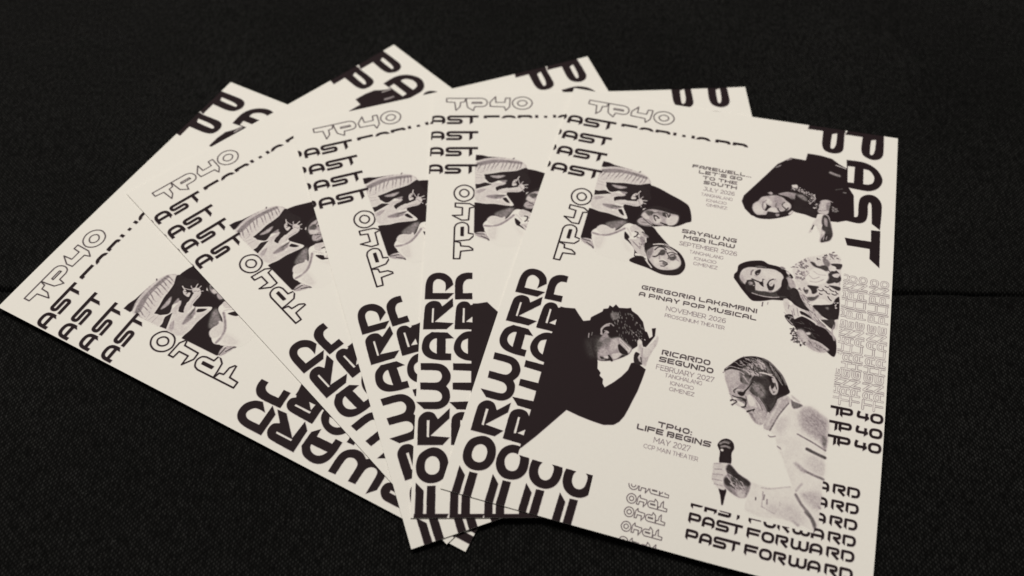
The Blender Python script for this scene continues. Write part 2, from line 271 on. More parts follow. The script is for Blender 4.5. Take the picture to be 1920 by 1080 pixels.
PORTRAITS = {
'dancers': [
['c',1,0.11,[22.54,42.98,25.17,43.2,28.05,44.16,34.6,44.92,28.48,46.27,23.21,46.68,22.34,46.39]],
['p',0.17,0.15,[22.18,48.13,26.68,45.33,33,44.89,38.47,45.69,43.05,47.66,45.21,50.35,43.89,52.26,38.8,53.06,32.6,53.58,27.01,54.67,22.85,55.04,21.23,52.93]],
['p',0.45,0.59,[23.21,46.68,28.29,45.36,34.7,45.41,40.72,46.43,44.05,48.85,42.92,49.85,38.96,48.34,32.51,47.8,27.24,48.07,24.28,49.2]],
['k',0.55,0.49,0.27,[24.6,46.91,23.23,50.58]],
['k',0.55,0.49,0.27,[26.95,46.67,25.54,51.43]],
['k',0.55,0.49,0.27,[29.38,46.78,27.95,51.54]],
['k',0.55,0.49,0.27,[31.73,46.54,30.61,51.57]],
['k',0.55,0.49,0.27,[34.17,46.79,33.01,51.67]],
['k',0.55,0.49,0.27,[36.58,46.91,35.36,51.57]],
['k',0.55,0.49,0.27,[39.02,47.23,37.54,51.95]],
['k',0.55,0.49,0.27,[41.23,47.76,39.86,51.71]],
['k',0.55,0.49,0.27,[43.26,48.83,41.92,51.54]],
['p',0.07,0.22,[21.4,53.25,26.37,53.62,27.21,59.42,22.45,60.52,22.39,62.67]],
['k',0.3,0.22,0.16,[22.93,55.38,25.72,56.09]],
['k',0.3,0.22,0.16,[22.47,56.94,25.83,57.85]],
['k',0.25,0.22,0.16,[22.46,54.42,25.87,54.25]],
['p',0.96,0.16,[26.38,55.2,33.76,54.14,44.92,52.21,46.66,53.19,46.89,57.36,39.76,58.13,35.9,57.01,29.73,60.17,27.39,58.52]],
['p',0.3,0.59,[28.42,56.39,32.42,55.35,35.73,55.63,30.83,57.9]],
['c',0.96,0.16,[22.49,60.73,27.02,59.75,29.91,61.04,22.7,63.64]],
['p',0.1,0.15,[21.93,64.2,26.57,62.62,29.45,61.37,31.3,60.19,36.98,59.91,36.58,60.5,32.05,62.59,32.16,64.44,35.62,63.54,40.62,62.66,42.27,60.43,45,60.63,43.85,63.35,41.97,65.69,36.11,66.04,32.54,66.29,31.87,70.58,34.54,68.52,37.52,73.17,34.41,72.97,31.22,72.46,27.11,72.52,23.79,71.49,21.99,68.03]],
['p',0.96,0.22,[31.94,62.83,34.1,61.15,38.69,60.66,39.47,62.06,35.56,63.28,32.92,64.32]],
['p',0.4,0.59,[27.44,67.97,31.2,67.33,32.8,67.6,30.49,68.89]],
['p',0.3,0.59,[22.82,64.66,25.23,63.68,26.43,64.41,23.67,66.19]],
['p',0.35,0.44,[32.31,67.73,34.28,67.21,35.45,67.93,33.14,69.23]],
['p',0.98,0.16,[34.43,69.23,36.14,68.78,37.75,71.76,35.86,71.24]],
['k',0.1,0.6,0.16,[36.21,68.63,37.14,70.22,37.78,71.89]],
['k',0.12,0.55,0.16,[31.87,70.58,34.22,72.01,37.28,73.23]],
['k',0.12,0.49,0.16,[31.26,73.12,32.62,71.75,33.47,70.85]],
['p',1,0.11,[44.98,51.98,49.21,52.9,54.8,55.35,60.32,57.78,63.54,60.41,65.52,67.65,63.66,69.24,61.45,71.13,59.63,72.25,57.68,72.62,58.81,70.34,59.8,67.76,59.17,66.38,54.56,66.07,51.43,65.65,45.78,65.46,43.74,66.94,43.91,63.68,45.08,61.1,42.93,58.37,44.36,54.84,41.89,52.77]],
['k',0.12,0.44,0.16,[38.91,61.3,39.52,58.2,40.57,56.87]],
['k',0.12,0.44,0.16,[39.31,61.19,40.94,58.88,41.7,56.79]],
['k',0.12,0.55,0.16,[41.14,62.67,42.68,61.23,44.98,61.12]],
['k',0.14,0.44,0.16,[42.13,62.41,44.12,62.04,45.3,62.29]],
['k',0.15,0.49,0.16,[41.88,63.86,43.42,63.81,44.58,63.99]],
['k',0.12,0.49,0.16,[41.32,62.27,42.09,59.99,42.86,60.28]],
['p',0.15,0.3,[40.58,62.46,42.47,61.49,43.48,62.76,42.56,64.72,41.02,64.77]],
['p',1,0.11,[36.11,66.04,42.15,65.3,44.45,66.08,44.44,70.69,43.2,73.03,44.22,74.9,50,74.72,53.64,78.24,58.98,83.3,62.88,85.96,57.56,83.66,52.13,83.79,50.09,86.24,48.6,80.85,46.47,77.48,41.54,75.46,39.12,76.09,36.37,80.13,33.13,81.64,28.88,80.79,26.04,83.66,27.35,87.75,28.83,92.24,27.37,91.29,26.87,87.88,22.36,88.12,22.19,80.58,21.98,73.88,22.33,71.46,27.05,72.2,30.67,72.26,37.58,73.49,39.08,72.76]],
['p',0.55,0.89,[30.83,77.94,35.38,75.21,39.3,74.45,38.28,76.98,35.41,80.38,31.89,82.96,32.81,80.08]],
['p',0.08,0.37,[27.6,81.46,29.06,79.21,31.3,78.95,33.81,80.01,35.31,79.42,35.21,81.42,32.55,83.24,29.49,83.59]],
['p',0.01,0.16,[26.7,85.97,29.66,84.4,35.28,82.25,39.02,79.43,40.48,84.27,43.22,86.76,45.44,89.99,45.57,92.48,43.82,94.93,39.46,95.34,31.9,94.85,28.75,91.88,27.24,88.43]],
['k',0.45,0.88,0.55,[26.6,84.36,29.71,84.65,33.07,83.76,36.14,81.5,39.11,78.62]],
['p',0.07,1.48,[27.56,86.4,32.34,85.12,31.26,91.85,28.62,91.28]],
['p',0.07,1.48,[38.31,82.24,41.68,86.53,44.4,90.27,41.68,89.08]],
['p',0.28,0.3,[22.55,88.52,25.94,87.81,28.78,92,23.83,90.12]],
['k',0.85,0.38,0.16,[22.98,88.6,26.59,88.93]],
['k',0.8,0.44,0.16,[25.3,89.92,28.45,91.64]],
['p',1,0.16,[39.54,80.28,41.91,82.6,41.67,83.95,45.35,87.48,47.22,90.79,45.71,91.94,44.9,88.24,41.91,85.18,40.05,83.86]],
['k',0.12,0.55,0.22,[40.03,78.17,41.36,79.8,42.51,81.79]],
['p',0.2,0.3,[44.25,68.85,44.97,66.63,48.34,65.49,52.48,65.79,56.61,66.22,59.94,67.39,59.78,70.1,57.88,72.3,52.78,73.34,49.75,73.33,47.47,71.92,44.93,70.57]],
['p',0.55,0.74,[45.68,66.31,48.95,66.01,48.83,68.21,47.06,69.68]],
['p',0.1,0.89,[51.64,66.81,53.81,67.61,53.39,71.06,50.37,71.17]],
['p',0.12,0.74,[56.56,68.92,59.36,67.54,59.3,70.22,57.52,71.66]],
['k',0.8,0.49,0.27,[53.55,65.51,54.79,66.82,54.61,68.75]],
['k',0.85,0.6,0.22,[55.32,66.08,55.99,67.05,56.01,68.05]],
['k',0.75,0.44,0.22,[50,70.47,50.22,68.86,51.68,68.49]],
['k',0.75,0.6,0.27,[46.82,68.39,48.28,68.01,49.06,66.66]],
['k',0.9,0.55,0.22,[53.8,71.96,55.32,72.03,56.83,72.04]],
['k',0.6,0.38,0.22,[52,71.75,52.53,71.95]],
['k',0.6,0.44,0.27,[50.9,65.51,53.42,65.34,56.63,66.35]],
['p',0.25,0.37,[43.26,73.35,45.35,71.46,48.18,73.07,51.01,74.2,48.05,75.1,44.07,74.93]],
['k',0.6,0.33,0.16,[45.65,73.06,49.92,74.28]],
['p',0.14,0.22,[41.2,77.67,42.56,75.53,44.73,76.29,46.47,77.48,48.49,80.23,49.46,80.62,48.59,82.14,49.52,86.39,50.42,90.7,46.31,89.89,42.29,84.57,41.61,83.65,44.53,83.2,46.21,81.47,44.67,78.61,42.38,79.86]],
['k',0.92,0.6,0.16,[43.67,79.2,44.94,79.52,44.66,81.22,43.82,82.09]],
['p',0.4,0.59,[46.21,81.47,48.24,81.59,49.03,85.88,47.62,84.97]],
['k',0.9,0.66,0.16,[46.7,78.73,48.97,80.1]],
['k',0.5,0.44,0.27,[43.82,84.68,47.36,87.59]],
['p',1,0.11,[50.11,86.36,54.51,83.18,59.51,83.48,63.89,86.14,66.34,89.86,66.71,93.02,65.48,95.9,63.31,97.37,59.09,98.16,56.1,97.73,51.98,96.49,44.31,94.87,46.22,91.99,49.54,91.31,53.77,95.59,56.15,95.28,52.6,91.88]],
['p',0.2,0.22,[50.45,87.1,52.26,84.53,56.69,84.33,60.91,85.96,64.14,88.26,64.81,91.8,63.26,94.16,59.62,95.6,56.33,94.92,53.47,92.58,51.05,90.1]],
['p',0.85,0.44,[52.83,86.29,55.86,85.25,57.38,86.88,55.62,89.53,54.47,88.58]],
['k',0.15,0.44,0.16,[54.15,88.97,55.47,88.63,56.69,87.18]],
['p',0.85,0.52,[58.14,86.99,61.48,86.44,62.63,88.03,61.33,89.92,59.44,88.85]],
['k',0.2,0.44,0.16,[59.8,88.13,61.5,88.01]],
['p',0.5,0.74,[50.79,87.33,52.46,85.62,53.58,89.12,52.39,90.69]],
['p',0.75,0.44,[55.99,91.61,58.72,91.83,59.58,92.54,58.36,93.96,56.64,93.92,58.39,92.72]],
['k',0.5,0.44,0.33,[55.21,89.95,56.88,91.07]],
['p',0.08,0.74,[60.78,90.99,63.58,90.26,63.51,92.75,61.23,93.65]],
['k',0.12,0.6,0.16,[51.82,84.83,56.43,82.81,59.61,84.09,61.97,85.82]],
['k',0.1,0.66,0.16,[50.24,91.87,51.94,93.6,53.77,95.59]],
['p',0.05,0.15,[45.87,90.2,48.17,90.54,46.14,91.57]],
['k',0.75,0.49,0.16,[39.05,45.98,39.7,45.23]],
['p',0.1,0.13,[22.55,47.29,25.26,46.27,29.56,45.16,32.79,45.22,36,45.16,39.35,45.94,42.43,47.05,44.14,48.59,44.61,50.64,43.7,52.26,40.66,52.95,37.56,53.31,33.78,53.5,28.29,54.75,26.45,55.1,26.6,56.59,26.14,59.73,22.83,60.6,22.55,56.34,21.47,53.56,22.31,50.69]],
['p',0.5,0.54,[23.04,48.06,27.55,46.44,32.32,46.1,36.24,46.42,40.18,46.96,43.23,47.94,42.79,49.02,39.5,48.45,35.26,48,31.41,47.98,27.74,48.92,24.01,49.58]],
['p',0.2,0.45,[26.5,46.04,31.11,44.85,35.97,45.03,34.83,45.77,30.37,46.02]],
['k',0.62,0.3,0.23,[23.43,48.4,23.23,49.57,22.66,50.82]],
['k',0.3,0.23,0.2,[22.66,50.82,22.21,52.49]],
['k',0.62,0.3,0.23,[25.06,48.42,24.53,50,23.64,51.67]],
['k',0.3,0.23,0.2,[23.64,51.67,23.19,53.33]],
['k',0.62,0.3,0.23,[26.98,48.37,26.78,49.97,26.21,51.66]],
['k',0.3,0.23,0.2,[26.21,51.66,25.76,53.32]],
['k',0.62,0.3,0.23,[29.01,48.06,28.61,49.5,27.85,51.02]],
['k',0.3,0.23,0.2,[27.85,51.02,27.39,52.67]],
['k',0.62,0.3,0.23,[31.04,47.76,30.47,49.57,29.54,51.46]],
['k',0.3,0.23,0.2,[29.54,51.46,29.08,53.11]],
['k',0.62,0.3,0.23,[32.94,47.58,32.29,49.03,31.28,50.57]],
['k',0.3,0.23,0.2,[31.28,50.57,30.81,52.22]],
['k',0.62,0.3,0.23,[34.72,47.7,34.51,49.3,33.92,50.98]],
['k',0.3,0.23,0.2,[33.92,50.98,33.45,52.63]],
['k',0.62,0.3,0.23,[36.48,47.69,36.09,49.22,35.33,50.84]],
['k',0.3,0.23,0.2,[35.33,50.84,34.86,52.49]],
['k',0.62,0.3,0.23,[38.39,47.64,38,49.61,37.24,51.65]],
['k',0.3,0.23,0.2,[37.24,51.65,36.76,53.3]],
['k',0.62,0.3,0.23,[40.15,47.63,39.75,49.16,38.98,50.77]],
['k',0.3,0.23,0.2,[38.98,50.77,38.5,52.42]],
['k',0.62,0.3,0.23,[41.59,47.7,41.34,49.62,40.73,51.63]],
['k',0.3,0.23,0.2,[40.73,51.63,40.25,53.27]],
['k',0.62,0.3,0.23,[42.93,48.02,42.69,49.61,42.09,51.28]],
['k',0.3,0.23,0.2,[42.09,51.28,41.6,52.92]],
['k',0.35,0.17,0.13,[22.02,53.86,23.93,53.8,25.5,53.61]],
['k',0.35,0.17,0.13,[22.34,56.83,24.29,56.97,26.23,57.11]],
['k',0.3,0.17,0.13,[22.59,55.02,25.28,55.63]],
['p',0.97,0.17,[26.3,55.14,28.33,54.92,33.81,53.63,37.57,53.39,40.68,53.03,44.78,51.25,45.79,53.36,44.94,59.11,42.26,61.48,41.18,62.39,36.96,63.27,35.08,61.66,35.66,59.81,32.93,58.81,29.15,58.94,27.83,57.13]],
['p',0.3,0.45,[28.87,55.99,31.67,55.7,35.65,55.74,33.85,57.07,31.36,57.29]],
['p',0.16,0.36,[29.79,60.48,30.91,59.76,33.26,60.43,36.07,60.34,34.11,61.57,31.32,61.79,29.91,62.58]],
['p',0.4,0.45,[33.23,58.73,36.4,58.76,35.06,59.96]],
['p',0.97,0.13,[31.38,62.83,32.94,62,35.37,61.58,40.54,62.35,36.89,62.87,33.3,63.81,31.93,64.79]],
['p',0.12,0.18,[32.23,64.72,34.5,63.49,37,63.47,41.21,62.59,41.74,65.38,38.66,65.55,36.16,65.57,35.09,66.48,33.11,65.95]],
['k',0.4,0.23,0.17,[35.27,65.81,37.28,64.87,41.03,64.94]],
['p',0.15,0.18,[38.52,61.61,38.77,59.64,39.82,58.52,40.61,59.38,40.31,61.14,39.34,61.81]],
['k',0.18,0.53,0.13,[40.31,59.45,41.16,57.32,41.65,56.56]],
['k',0.5,0.27,0.13,[39.78,60.01,39.93,59.13]],
['k',0.2,0.46,0.13,[41.24,57.73,41.66,59.95]],
['p',0.22,0.22,[41.21,62.59,42.22,61.28,43.45,61.18,43.82,63.17,42.85,64.67,41.67,64.98]],
['k',0.15,0.46,0.13,[42.93,61.73,44.16,61.62,45.41,61.3]],
['k',0.18,0.4,0.13,[43.15,62.93,44.41,63.02,45.07,63.19]],
['k',0.25,0.4,0.13,[42.26,61.48,43.08,60.01,43.34,59.73]],
['k',0.2,0.4,0.13,[42.41,63.96,43.48,64.72,43.7,65.08]],
['k',0.75,0.23,0.1,[41.96,63.24,42.41,62.28]],
['k',0.7,0.23,0.1,[42.7,63.88,43.37,63.29]],
['p',0.45,0.63,[27.24,67.91,30.81,66.97,34.91,67.15,34.26,68.57,31.3,69.34]],
['p',0.8,0.36,[31.23,67.49,34.02,67.38,36.48,67.16,34.14,67.98]],
['k',0.35,0.3,0.27,[24,64.56,26.01,63.6,26.74,64.05]],
['k',0.4,0.33,0.27,[25.07,65.12,26.99,63.77]],
['p',0.97,0.18,[43.96,68.23,46.68,64.72,51.43,62.94,58.41,64.53,60.76,66.16,59.54,71.41,59.31,72.55,54.86,73.14,50.94,74.43,43.95,74.87,43.05,72.36]],
['p',0.28,0.43,[44.45,69.78,45.46,67.28,48.09,65.49,51.4,65.2,55.69,65.78,58.63,65.87,60,66.63,59.68,69.73,58.74,71.61,56.45,72.74,53.23,73.29,50.31,73.23,47.09,71.59,45.5,70.89]],
['p',0.07,0.85,[55.34,68.64,59.16,66.56,59.79,69.16,58.7,71.35,56.36,72.22]],
['p',0.1,0.73,[50.05,69.44,52.5,69.09,53,71.99,50.57,72.34]],
['p',0.6,0.61,[45.77,66.65,48.68,66.46,48.66,68.69,46.66,69.21]],
['p',0.12,0.49,[44.76,69.14,46.06,68.25,48.15,70.49,46.65,71.43]],
['p',0.5,0.61,[51.09,65.84,53.64,66.02,53.07,67.56,51.37,67.44]],
['k',0.9,0.41,0.18,[49.91,68.65,51.01,68.92,51.99,69.77]],
['k',0.75,0.36,0.18,[49.96,68.91,50.39,70.18,51.03,71.4]],
['k',0.9,0.5,0.23,[47.27,67.94,48.32,67.95,48.98,66.94]],
['k',0.92,0.54,0.23,[53.27,67.51,54.36,67.78,54.93,66.25]],
['k',0.85,0.5,0.23,[55.05,68.16,55.96,67.38,56.18,66.21]],
['k',0.8,0.32,0.18,[53.69,66.29,54.31,65.02]],
['k',0.92,0.54,0.18,[53.4,71.88,54.47,72.05,55.52,72.16]],
['k',0.95,0.45,0.18,[54.79,72.73,57.24,72.53,59.64,72.03]],
['k',0.5,0.32,0.23,[50.29,70.76,52.14,69.46]],
['p',0.3,0.37,[43.45,73.36,44.9,71.05,47.54,71.75,50.45,74.01,48.46,74.52,45.19,74.83]],
['k',0.9,0.36,0.18,[45.8,71.37,48.23,73.22,50.94,74.43]],
['k',0.6,0.36,0.23,[44.94,73.52,47.43,73.42]],
['p',0.97,0.18,[48.93,83.8,52.63,83.89,57.41,83.18,62.59,84.98,65.55,88.34,66.37,92.19,64.36,95.72,60.32,97.77,56.72,97.72,52.57,94.77,50.51,90.18,49.18,87.41]],
['p',0.2,0.31,[50.33,89.2,51.13,86.9,53.2,84.79,56.76,84.13,60.64,85.48,62.91,86.96,64.56,89.61,64.57,92.15,62.55,94.44,59.16,95.67,55.95,95.66,53.16,93.6,51.36,91.51]],
['p',0.07,0.85,[60.4,91.2,63.82,90.06,63.92,93.08,60.55,94.45]],
['p',0.1,0.61,[53.11,91.05,55.9,90.84,56.42,93.76,54.41,93.78]],
['p',0.5,0.73,[50.15,88.2,51.91,86.7,53.23,89.47,51.86,90.86]],
['p',0.3,0.73,[56.8,89.06,59.21,88.95,59.24,91.5,57.23,91.51]],
['p',0.7,0.55,[53.41,87.09,54.16,85.59,56.5,84.99,57.73,86.23,57.37,88.14,55.97,88.5,55.1,87.43]],
['k',0.92,0.36,0.18,[53.58,85.74,54.81,84.64,56.41,84.49]],
['k',0.9,0.45,0.18,[55.33,87.63,56.46,87.08,57.47,87.08]],
['k',0.14,0.36,0.18,[53.54,88.98,54.75,87.78,55.84,87.76]],
['k',0.95,0.45,0.18,[53.32,89.97,54.82,89.32,56.28,88.42]],
['k',0.9,0.41,0.18,[53.92,85.39,54.96,84.34,55.95,84.19]],
['p',0.55,0.55,[58.57,87.57,59.99,86.42,62.06,86.67,62.58,88.59,61.43,90.17,59.76,89.83]],
['k',0.9,0.5,0.18,[59.4,88.9,60.67,88.06,62.11,88.2]],
['k',0.9,0.36,0.18,[59.22,86.62,60.96,86.17,62.53,87.06]],
['k',0.25,0.32,0.18,[59.86,88.01,61.53,88.35]],
['k',0.5,0.45,0.27,[63.32,89.42,61.09,90.51,59.46,90.42]],
['k',0.85,0.45,0.18,[56.46,91.71,57.66,91.66,59.13,92.04]],
['k',0.85,0.45,0.18,[57.46,94,58.79,93.55,59.6,92.42]],
['k',0.5,0.32,0.18,[57.68,92.93,59.41,92.47]],
['k',0.35,0.32,0.27,[55.73,89.85,57.83,90.33]],
['k',0.12,0.5,0.18,[52.24,83.99,55.32,82.93,58.32,83.73,62.36,86.07]],
['k',0.85,0.32,0.18,[56.54,82.88,60.91,84.63]],
['k',0.12,0.59,0.18,[49.96,91.62,51.06,93.13,53.56,95.78]],
['k',0.9,0.36,0.18,[48.28,91.29,50.49,92.25]],
['p',0.4,0.37,[46.8,79.02,49.06,80.04,49.64,80.96,47.97,80.86]],
['n',0.4,0.6,20,0.23,0.54,[44.04,79.74,47.48,80.45,49.37,88.41,46.66,87.03]],
['p',0.16,0.37,[50.9,90.08,51.22,87.4,53.25,85.04,56.8,84.38,60.66,85.58,62.93,87.06,64.48,89.63,64.48,92.07,62.53,94.34,59.14,95.58,55.93,95.56,53.16,93.6]],
['p',0.5,0.61,[50.71,90.13,50.83,87.5,52.51,85.5,52.76,88.04,52.24,90.76,51.65,91.95]],
['p',0.06,0.85,[60.7,90.61,63.98,89.76,63.92,93.08,60.19,94.7]],
['p',0.07,0.61,[53.58,91.44,55.71,90.89,56.22,93.81,54.41,93.78]],
['p',0.07,0.49,[56.35,89.95,57.83,90.33,60.18,92.27,59.28,94.03,57.79,92.39]],
['k',0.95,0.5,0.18,[53.32,86.59,54.44,84.89,56.41,84.49,57.8,85.43]],
['p',0.8,0.43,[55.08,88.47,55.85,85.94,57.45,85.78,57.79,87.77,56.73,88.66]],
['k',0.95,0.54,0.18,[53.14,90.12,54.3,89.81,55.46,88.37]],
['k',0.12,0.41,0.14,[53.76,89.08,54.73,87.63,55.2,86.89]],
['k',0.85,0.36,0.18,[57.92,86.18,59.32,88.41,59.38,89.93]],
['p',0.75,0.49,[59.4,88.9,60.12,87.17,61.67,86.77,62.54,88.34,61.79,89.92,60.23,90.22]],
['k',0.95,0.41,0.14,[58.53,87.32,60.14,86.12,62.25,86.62]],
['k',0.2,0.36,0.14,[60.11,88.3,61.22,87.71]],
['k',0.4,0.36,0.23,[62.47,89.13,63.78,89.81]],
['k',0.9,0.45,0.14,[56.28,91.86,57.62,91.41,59.33,91.99]],
['p',0.6,0.37,[57.47,91.71,59.34,92.09,59.49,92.96,57.95,93.36]],
['k',0.9,0.41,0.14,[57.08,94.1,58.44,93.84,59.62,92.52]],
['k',0.3,0.27,0.18,[58.59,94.71,59.78,94.65]],
['k',0.5,0.32,0.18,[55.55,88.87,55.9,90.84]],
['p',0.1,0.61,[55.29,68.38,59.2,66.83,59.79,69.16,58.72,71.45,56.14,72.11]],
['k',0.95,0.5,0.14,[49.66,68.43,50.96,68.66,52.16,69.56]],
['k',0.9,0.41,0.14,[49.71,68.7,50.19,70.23,51.01,71.29]],
['p',0.85,0.37,[52.84,66.23,54.44,65.82,55.71,67.16,54.89,68.48,53.96,67.89]],
['k',0.12,0.32,0.14,[54.58,66.62,55.49,68.32]],
['k',0.92,0.41,0.14,[55.89,68.22,56.47,66.69]],
['k',0.95,0.54,0.18,[53.18,71.83,54.48,72.15,55.95,72.21]],
['p',0.75,0.43,[46.27,67.08,48.48,66.51,48.61,68.43,47.01,68.84]],
['k',0.85,0.36,0.18,[48.66,68.69,49.27,67.42,51.19,66.37]],
['p',0.97,0.13,[36.74,58.89,38.34,57.41,41.2,55.82,44.81,54.9,46.88,59.46,45.98,61.37,44.78,65.01,42.44,65.82,41.78,65.57,41.37,62.76,38.16,62.96,36.57,61.27]],
['p',0.15,0.13,[38.62,61.79,38.77,59.64,39.78,58.32,40.57,58.33,40.08,59.94,40.65,61.27,39.36,61.89]],
['k',0.12,0.4,0.1,[40.42,59.21,41.2,57.53,41.77,56.53]],
['k',0.15,0.33,0.1,[41.2,57.53,41.66,59.95,42.18,61.08]],
['k',0.75,0.27,0.1,[39.34,60.13,40.01,60.38]],
['k',0.8,0.23,0.1,[39.85,58.72,40.68,59.78]],
['p',0.14,0.13,[41.18,62.39,42.17,61,43.3,61.22,43.97,63.14,42.87,64.75,41.73,65.3]],
['k',0.12,0.4,0.1,[43.11,61.89,44.28,61.47,45.44,61.3]],
['k',0.14,0.37,0.1,[43.13,62.85,44.4,62.94,45.19,63.03]],
['k',0.2,0.33,0.1,[42.26,61.48,43.06,59.93,43.51,59.48]],
['k',0.18,0.33,0.1,[42.59,64.12,43.45,64.85,43.65,65.3]],
['k',0.8,0.2,0.07,[42.33,63.56,43.15,63.76]],
['k',0.6,0.2,0.1,[41.73,62.04,42.55,63.08]]],
'dancer_woman': [
['c',1,0.13,[109.33,17.39,115,17.47,119.89,18.42,123.25,21.13,126.53,22.97,127.31,33.16,130.09,38.01,130.9,49.55,127.5,52.91,124.56,54.34,121.16,54.58,116.18,54.31,111.47,53.13,107.58,52.81,105.95,52.02,103.11,54.8,99.76,56.37,96.51,58.71,93.47,59.44,89.45,58.56,86.34,55.59,84.6,51.71,85.07,48.33,89.05,41.31,93.43,33.55,97.18,26.69,102.38,21.63,108.87,21.74]],
['p',0.2,0.35,[89.05,53.44,90.21,51.45,91.93,49.15,93.67,46.94,96.72,45.85,100.22,45.3,102.69,46.36,104.85,48.55,105.7,50.49,104.46,52.64,102.3,54.46,99.75,56.22,96.38,57.54,93.26,57.54,90.8,56.65,89.25,55.16]],
['p',0.4,0.82,[97.52,45.93,102.3,46.45,104.14,49.25,100.92,48.39]],
['p',0.1,0.82,[90.33,52.49,92.52,50.9,93.36,54.98,91.07,55.52]],
['p',0.88,0.41,[94.14,51.32,95.46,50.74,96.92,52.27,95.63,54.17,94.65,53.07]],
['k',0.55,0.39,0.26,[93.63,53.85,93.21,51.81,93.97,49.74]],
['k',0.82,0.61,0.26,[99.56,52.45,100.46,53.57,102.15,52.91]],
['p',0.92,0.26,[95.96,55.42,98.64,54.89,98.72,56.77,95.96,57.27]],
['k',0.8,0.61,0.26,[102.17,49.17,103.45,50.21,103.43,52.08]],
['k',0.6,0.43,0.22,[100.77,50.83,101.41,49.35,102.48,48.29]],
['p',0.1,0.47,[96.69,53.12,99.37,52.49,99.53,54.05,96.83,54.42]],
['p',0.12,0.35,[103.49,48.6,104.9,49.07,104.87,50.79,103.88,50.65]],
['k',0.75,0.43,0.22,[100.45,55.42,103.06,54.28,104.46,52.64]],
['k',0.35,0.7,0.26,[95.1,44.75,96.22,44.05,96.96,45.08]],
['p',0.5,0.82,[99.35,44.42,102.72,42.54,107.03,42.21,109.9,43.62,106.15,45.56,103,45.47]],
['k',0.2,0.7,0.26,[99.72,44.22,102.73,42.65,105.9,42.8]],
['n',0.15,0.4,46,0.17,0.39,[103.29,40.22,106.23,37.61,109.54,39.34,112.41,40.88,114.82,41.69,114.66,44.7,112.5,46.8,111.6,45.39,112.96,42.92,108.9,41.13,105.62,39.68]],
['k',0.3,0.35,0.17,[114.03,41.6,114.6,43.9,112.14,47.15]],
['n',0.2,0.4,10,0.22,0.39,[113.77,48.11,115.63,47.16,115.79,49.24,114.06,49.37]],
['p',0.3,0.35,[116.82,45.01,118.08,43.66,120.78,43.59,120.48,47.66,120.14,50.9,117.08,51.06,115.9,49.75]],
['p',0.1,0.35,[117.45,48.34,120.14,48.26,120.02,50.4,117.44,50.72]],
['k',0.25,0.3,0.17,[116.61,44.79,118.44,43.31,121.56,43.68]],
['n',0.45,0.7,14,0.26,0.52,[121.74,46.31,124.08,46.85,123.83,49.02,121.88,48.4]],
['k',0.55,0.96,0.52,[119.66,26.93,121.69,27.72,123.47,27.89]],
['k',0.25,0.35,0.13,[121.91,22,123.73,22.45,125.75,23.14]],
['k',0.5,0.43,0.22,[96.98,28.75,98.45,27.26]],
['k',0.5,0.39,0.22,[100.93,23.53,102.45,22.31]],
['k',0.6,0.52,0.26,[125.8,37.33,127.35,37.26]],
['p',0.17,0.23,[116.19,52.05,120.36,51.37,122.17,57.19,122.78,61.65,121.87,64.77,119.36,66.29,117.84,66.04,118.26,61.65,117.47,58.77,115.15,58.27,114.94,60.37,114.13,62.19,113.46,62.34,114.23,58.74,115.77,53.98]],
['p',0.85,0.59,[118.33,52.36,120.66,52.98,122.35,58.18,122.81,62.15,121.7,64.91,118.97,66.13,120.12,61.23,118.26,59.1]],
['k',0.3,0.39,0.17,[118.52,62.61,118.34,65.17]],
['k',0.25,0.35,0.17,[120.49,61.15,120.15,64.26]],
['k',0.75,0.39,0.17,[115.15,58.27,114.38,60.5]],
['p',1,0.13,[88.22,51.49,91.54,46.74,97.05,44.12,103.86,45.19,106.2,49.87,105.64,54.12,101.23,57.18,95.78,59.23,91.02,59.1,88.48,55.33]],
['p',0.22,0.34,[89.51,54.31,89.62,51.94,91.32,49.96,92.59,47.55,95.14,46.16,98.12,45.2,100.85,45.62,102.7,47.03,104.55,48.43,105.27,50.08,104.67,51.77,103.45,52.83,101.99,53.43,100.56,54.27,99.1,54.87,96.07,54.94,95.51,56.75,93.67,57.31,91.8,57.63,90.33,56.44]],
['p',0.1,0.85,[89.64,53.76,91.41,50.73,93.56,52.83,94.29,56.01,92.33,57.25,90.28,55.94]],
['p',0.35,0.97,[97.39,45.63,101.27,46.05,102.24,48.18,99.94,51.84,98.37,51.43]],
['p',0.1,0.68,[93.8,48.06,96.08,47.79,97.12,50.42,95.2,50.35]],
['p',0.1,0.57,[96.03,52.76,98.85,52.36,99.61,54.24,96.41,54.48]],
['p',0.95,0.25,[94.67,50.74,95.68,51.28,97.1,51.99,96.09,53.26,95.29,54.74,94.49,54.42,95.07,52.73]],
['k',0.6,0.38,0.25,[94.1,54.25,93.44,52.59,93.53,49.96]],
['k',0.5,0.34,0.21,[94.03,50.11,94.48,48.95,94.64,48.65]],
['p',0.12,0.34,[93.8,50.68,94.67,50.74,95.05,52.47,94.3,52.65]],
['p',0.95,0.25,[95.8,55.91,97.6,54.97,99.7,55.12,99.33,57.12,97.54,58.05,95.62,57.74]],
['p',0.45,0.4,[99.18,55.62,100.63,55.03,100.92,55.98,99.86,56.74]],
['k',0.9,0.55,0.25,[99.8,52.39,100.69,53.73,101.88,54.22]],
['k',0.6,0.38,0.25,[100.15,52.05,98.77,51.6,98.96,49.73]],
['k',0.88,0.51,0.21,[101.72,50.65,102.56,51.49,103.58,52.28]],
['k',0.85,0.38,0.21,[101.39,50.21,101.57,49.12,102.24,48.18]],
['k',0.9,0.63,0.25,[102.73,53.25,103.72,51.74,104.02,50.89]],
['p',0.14,0.4,[102.09,50.56,103.01,48.27,104.39,48.73,104.74,50.47,104.02,50.89,102.67,50.69]],
['k',0.95,0.55,0.21,[101.08,55.69,103.22,54.42,105.43,51.85]],
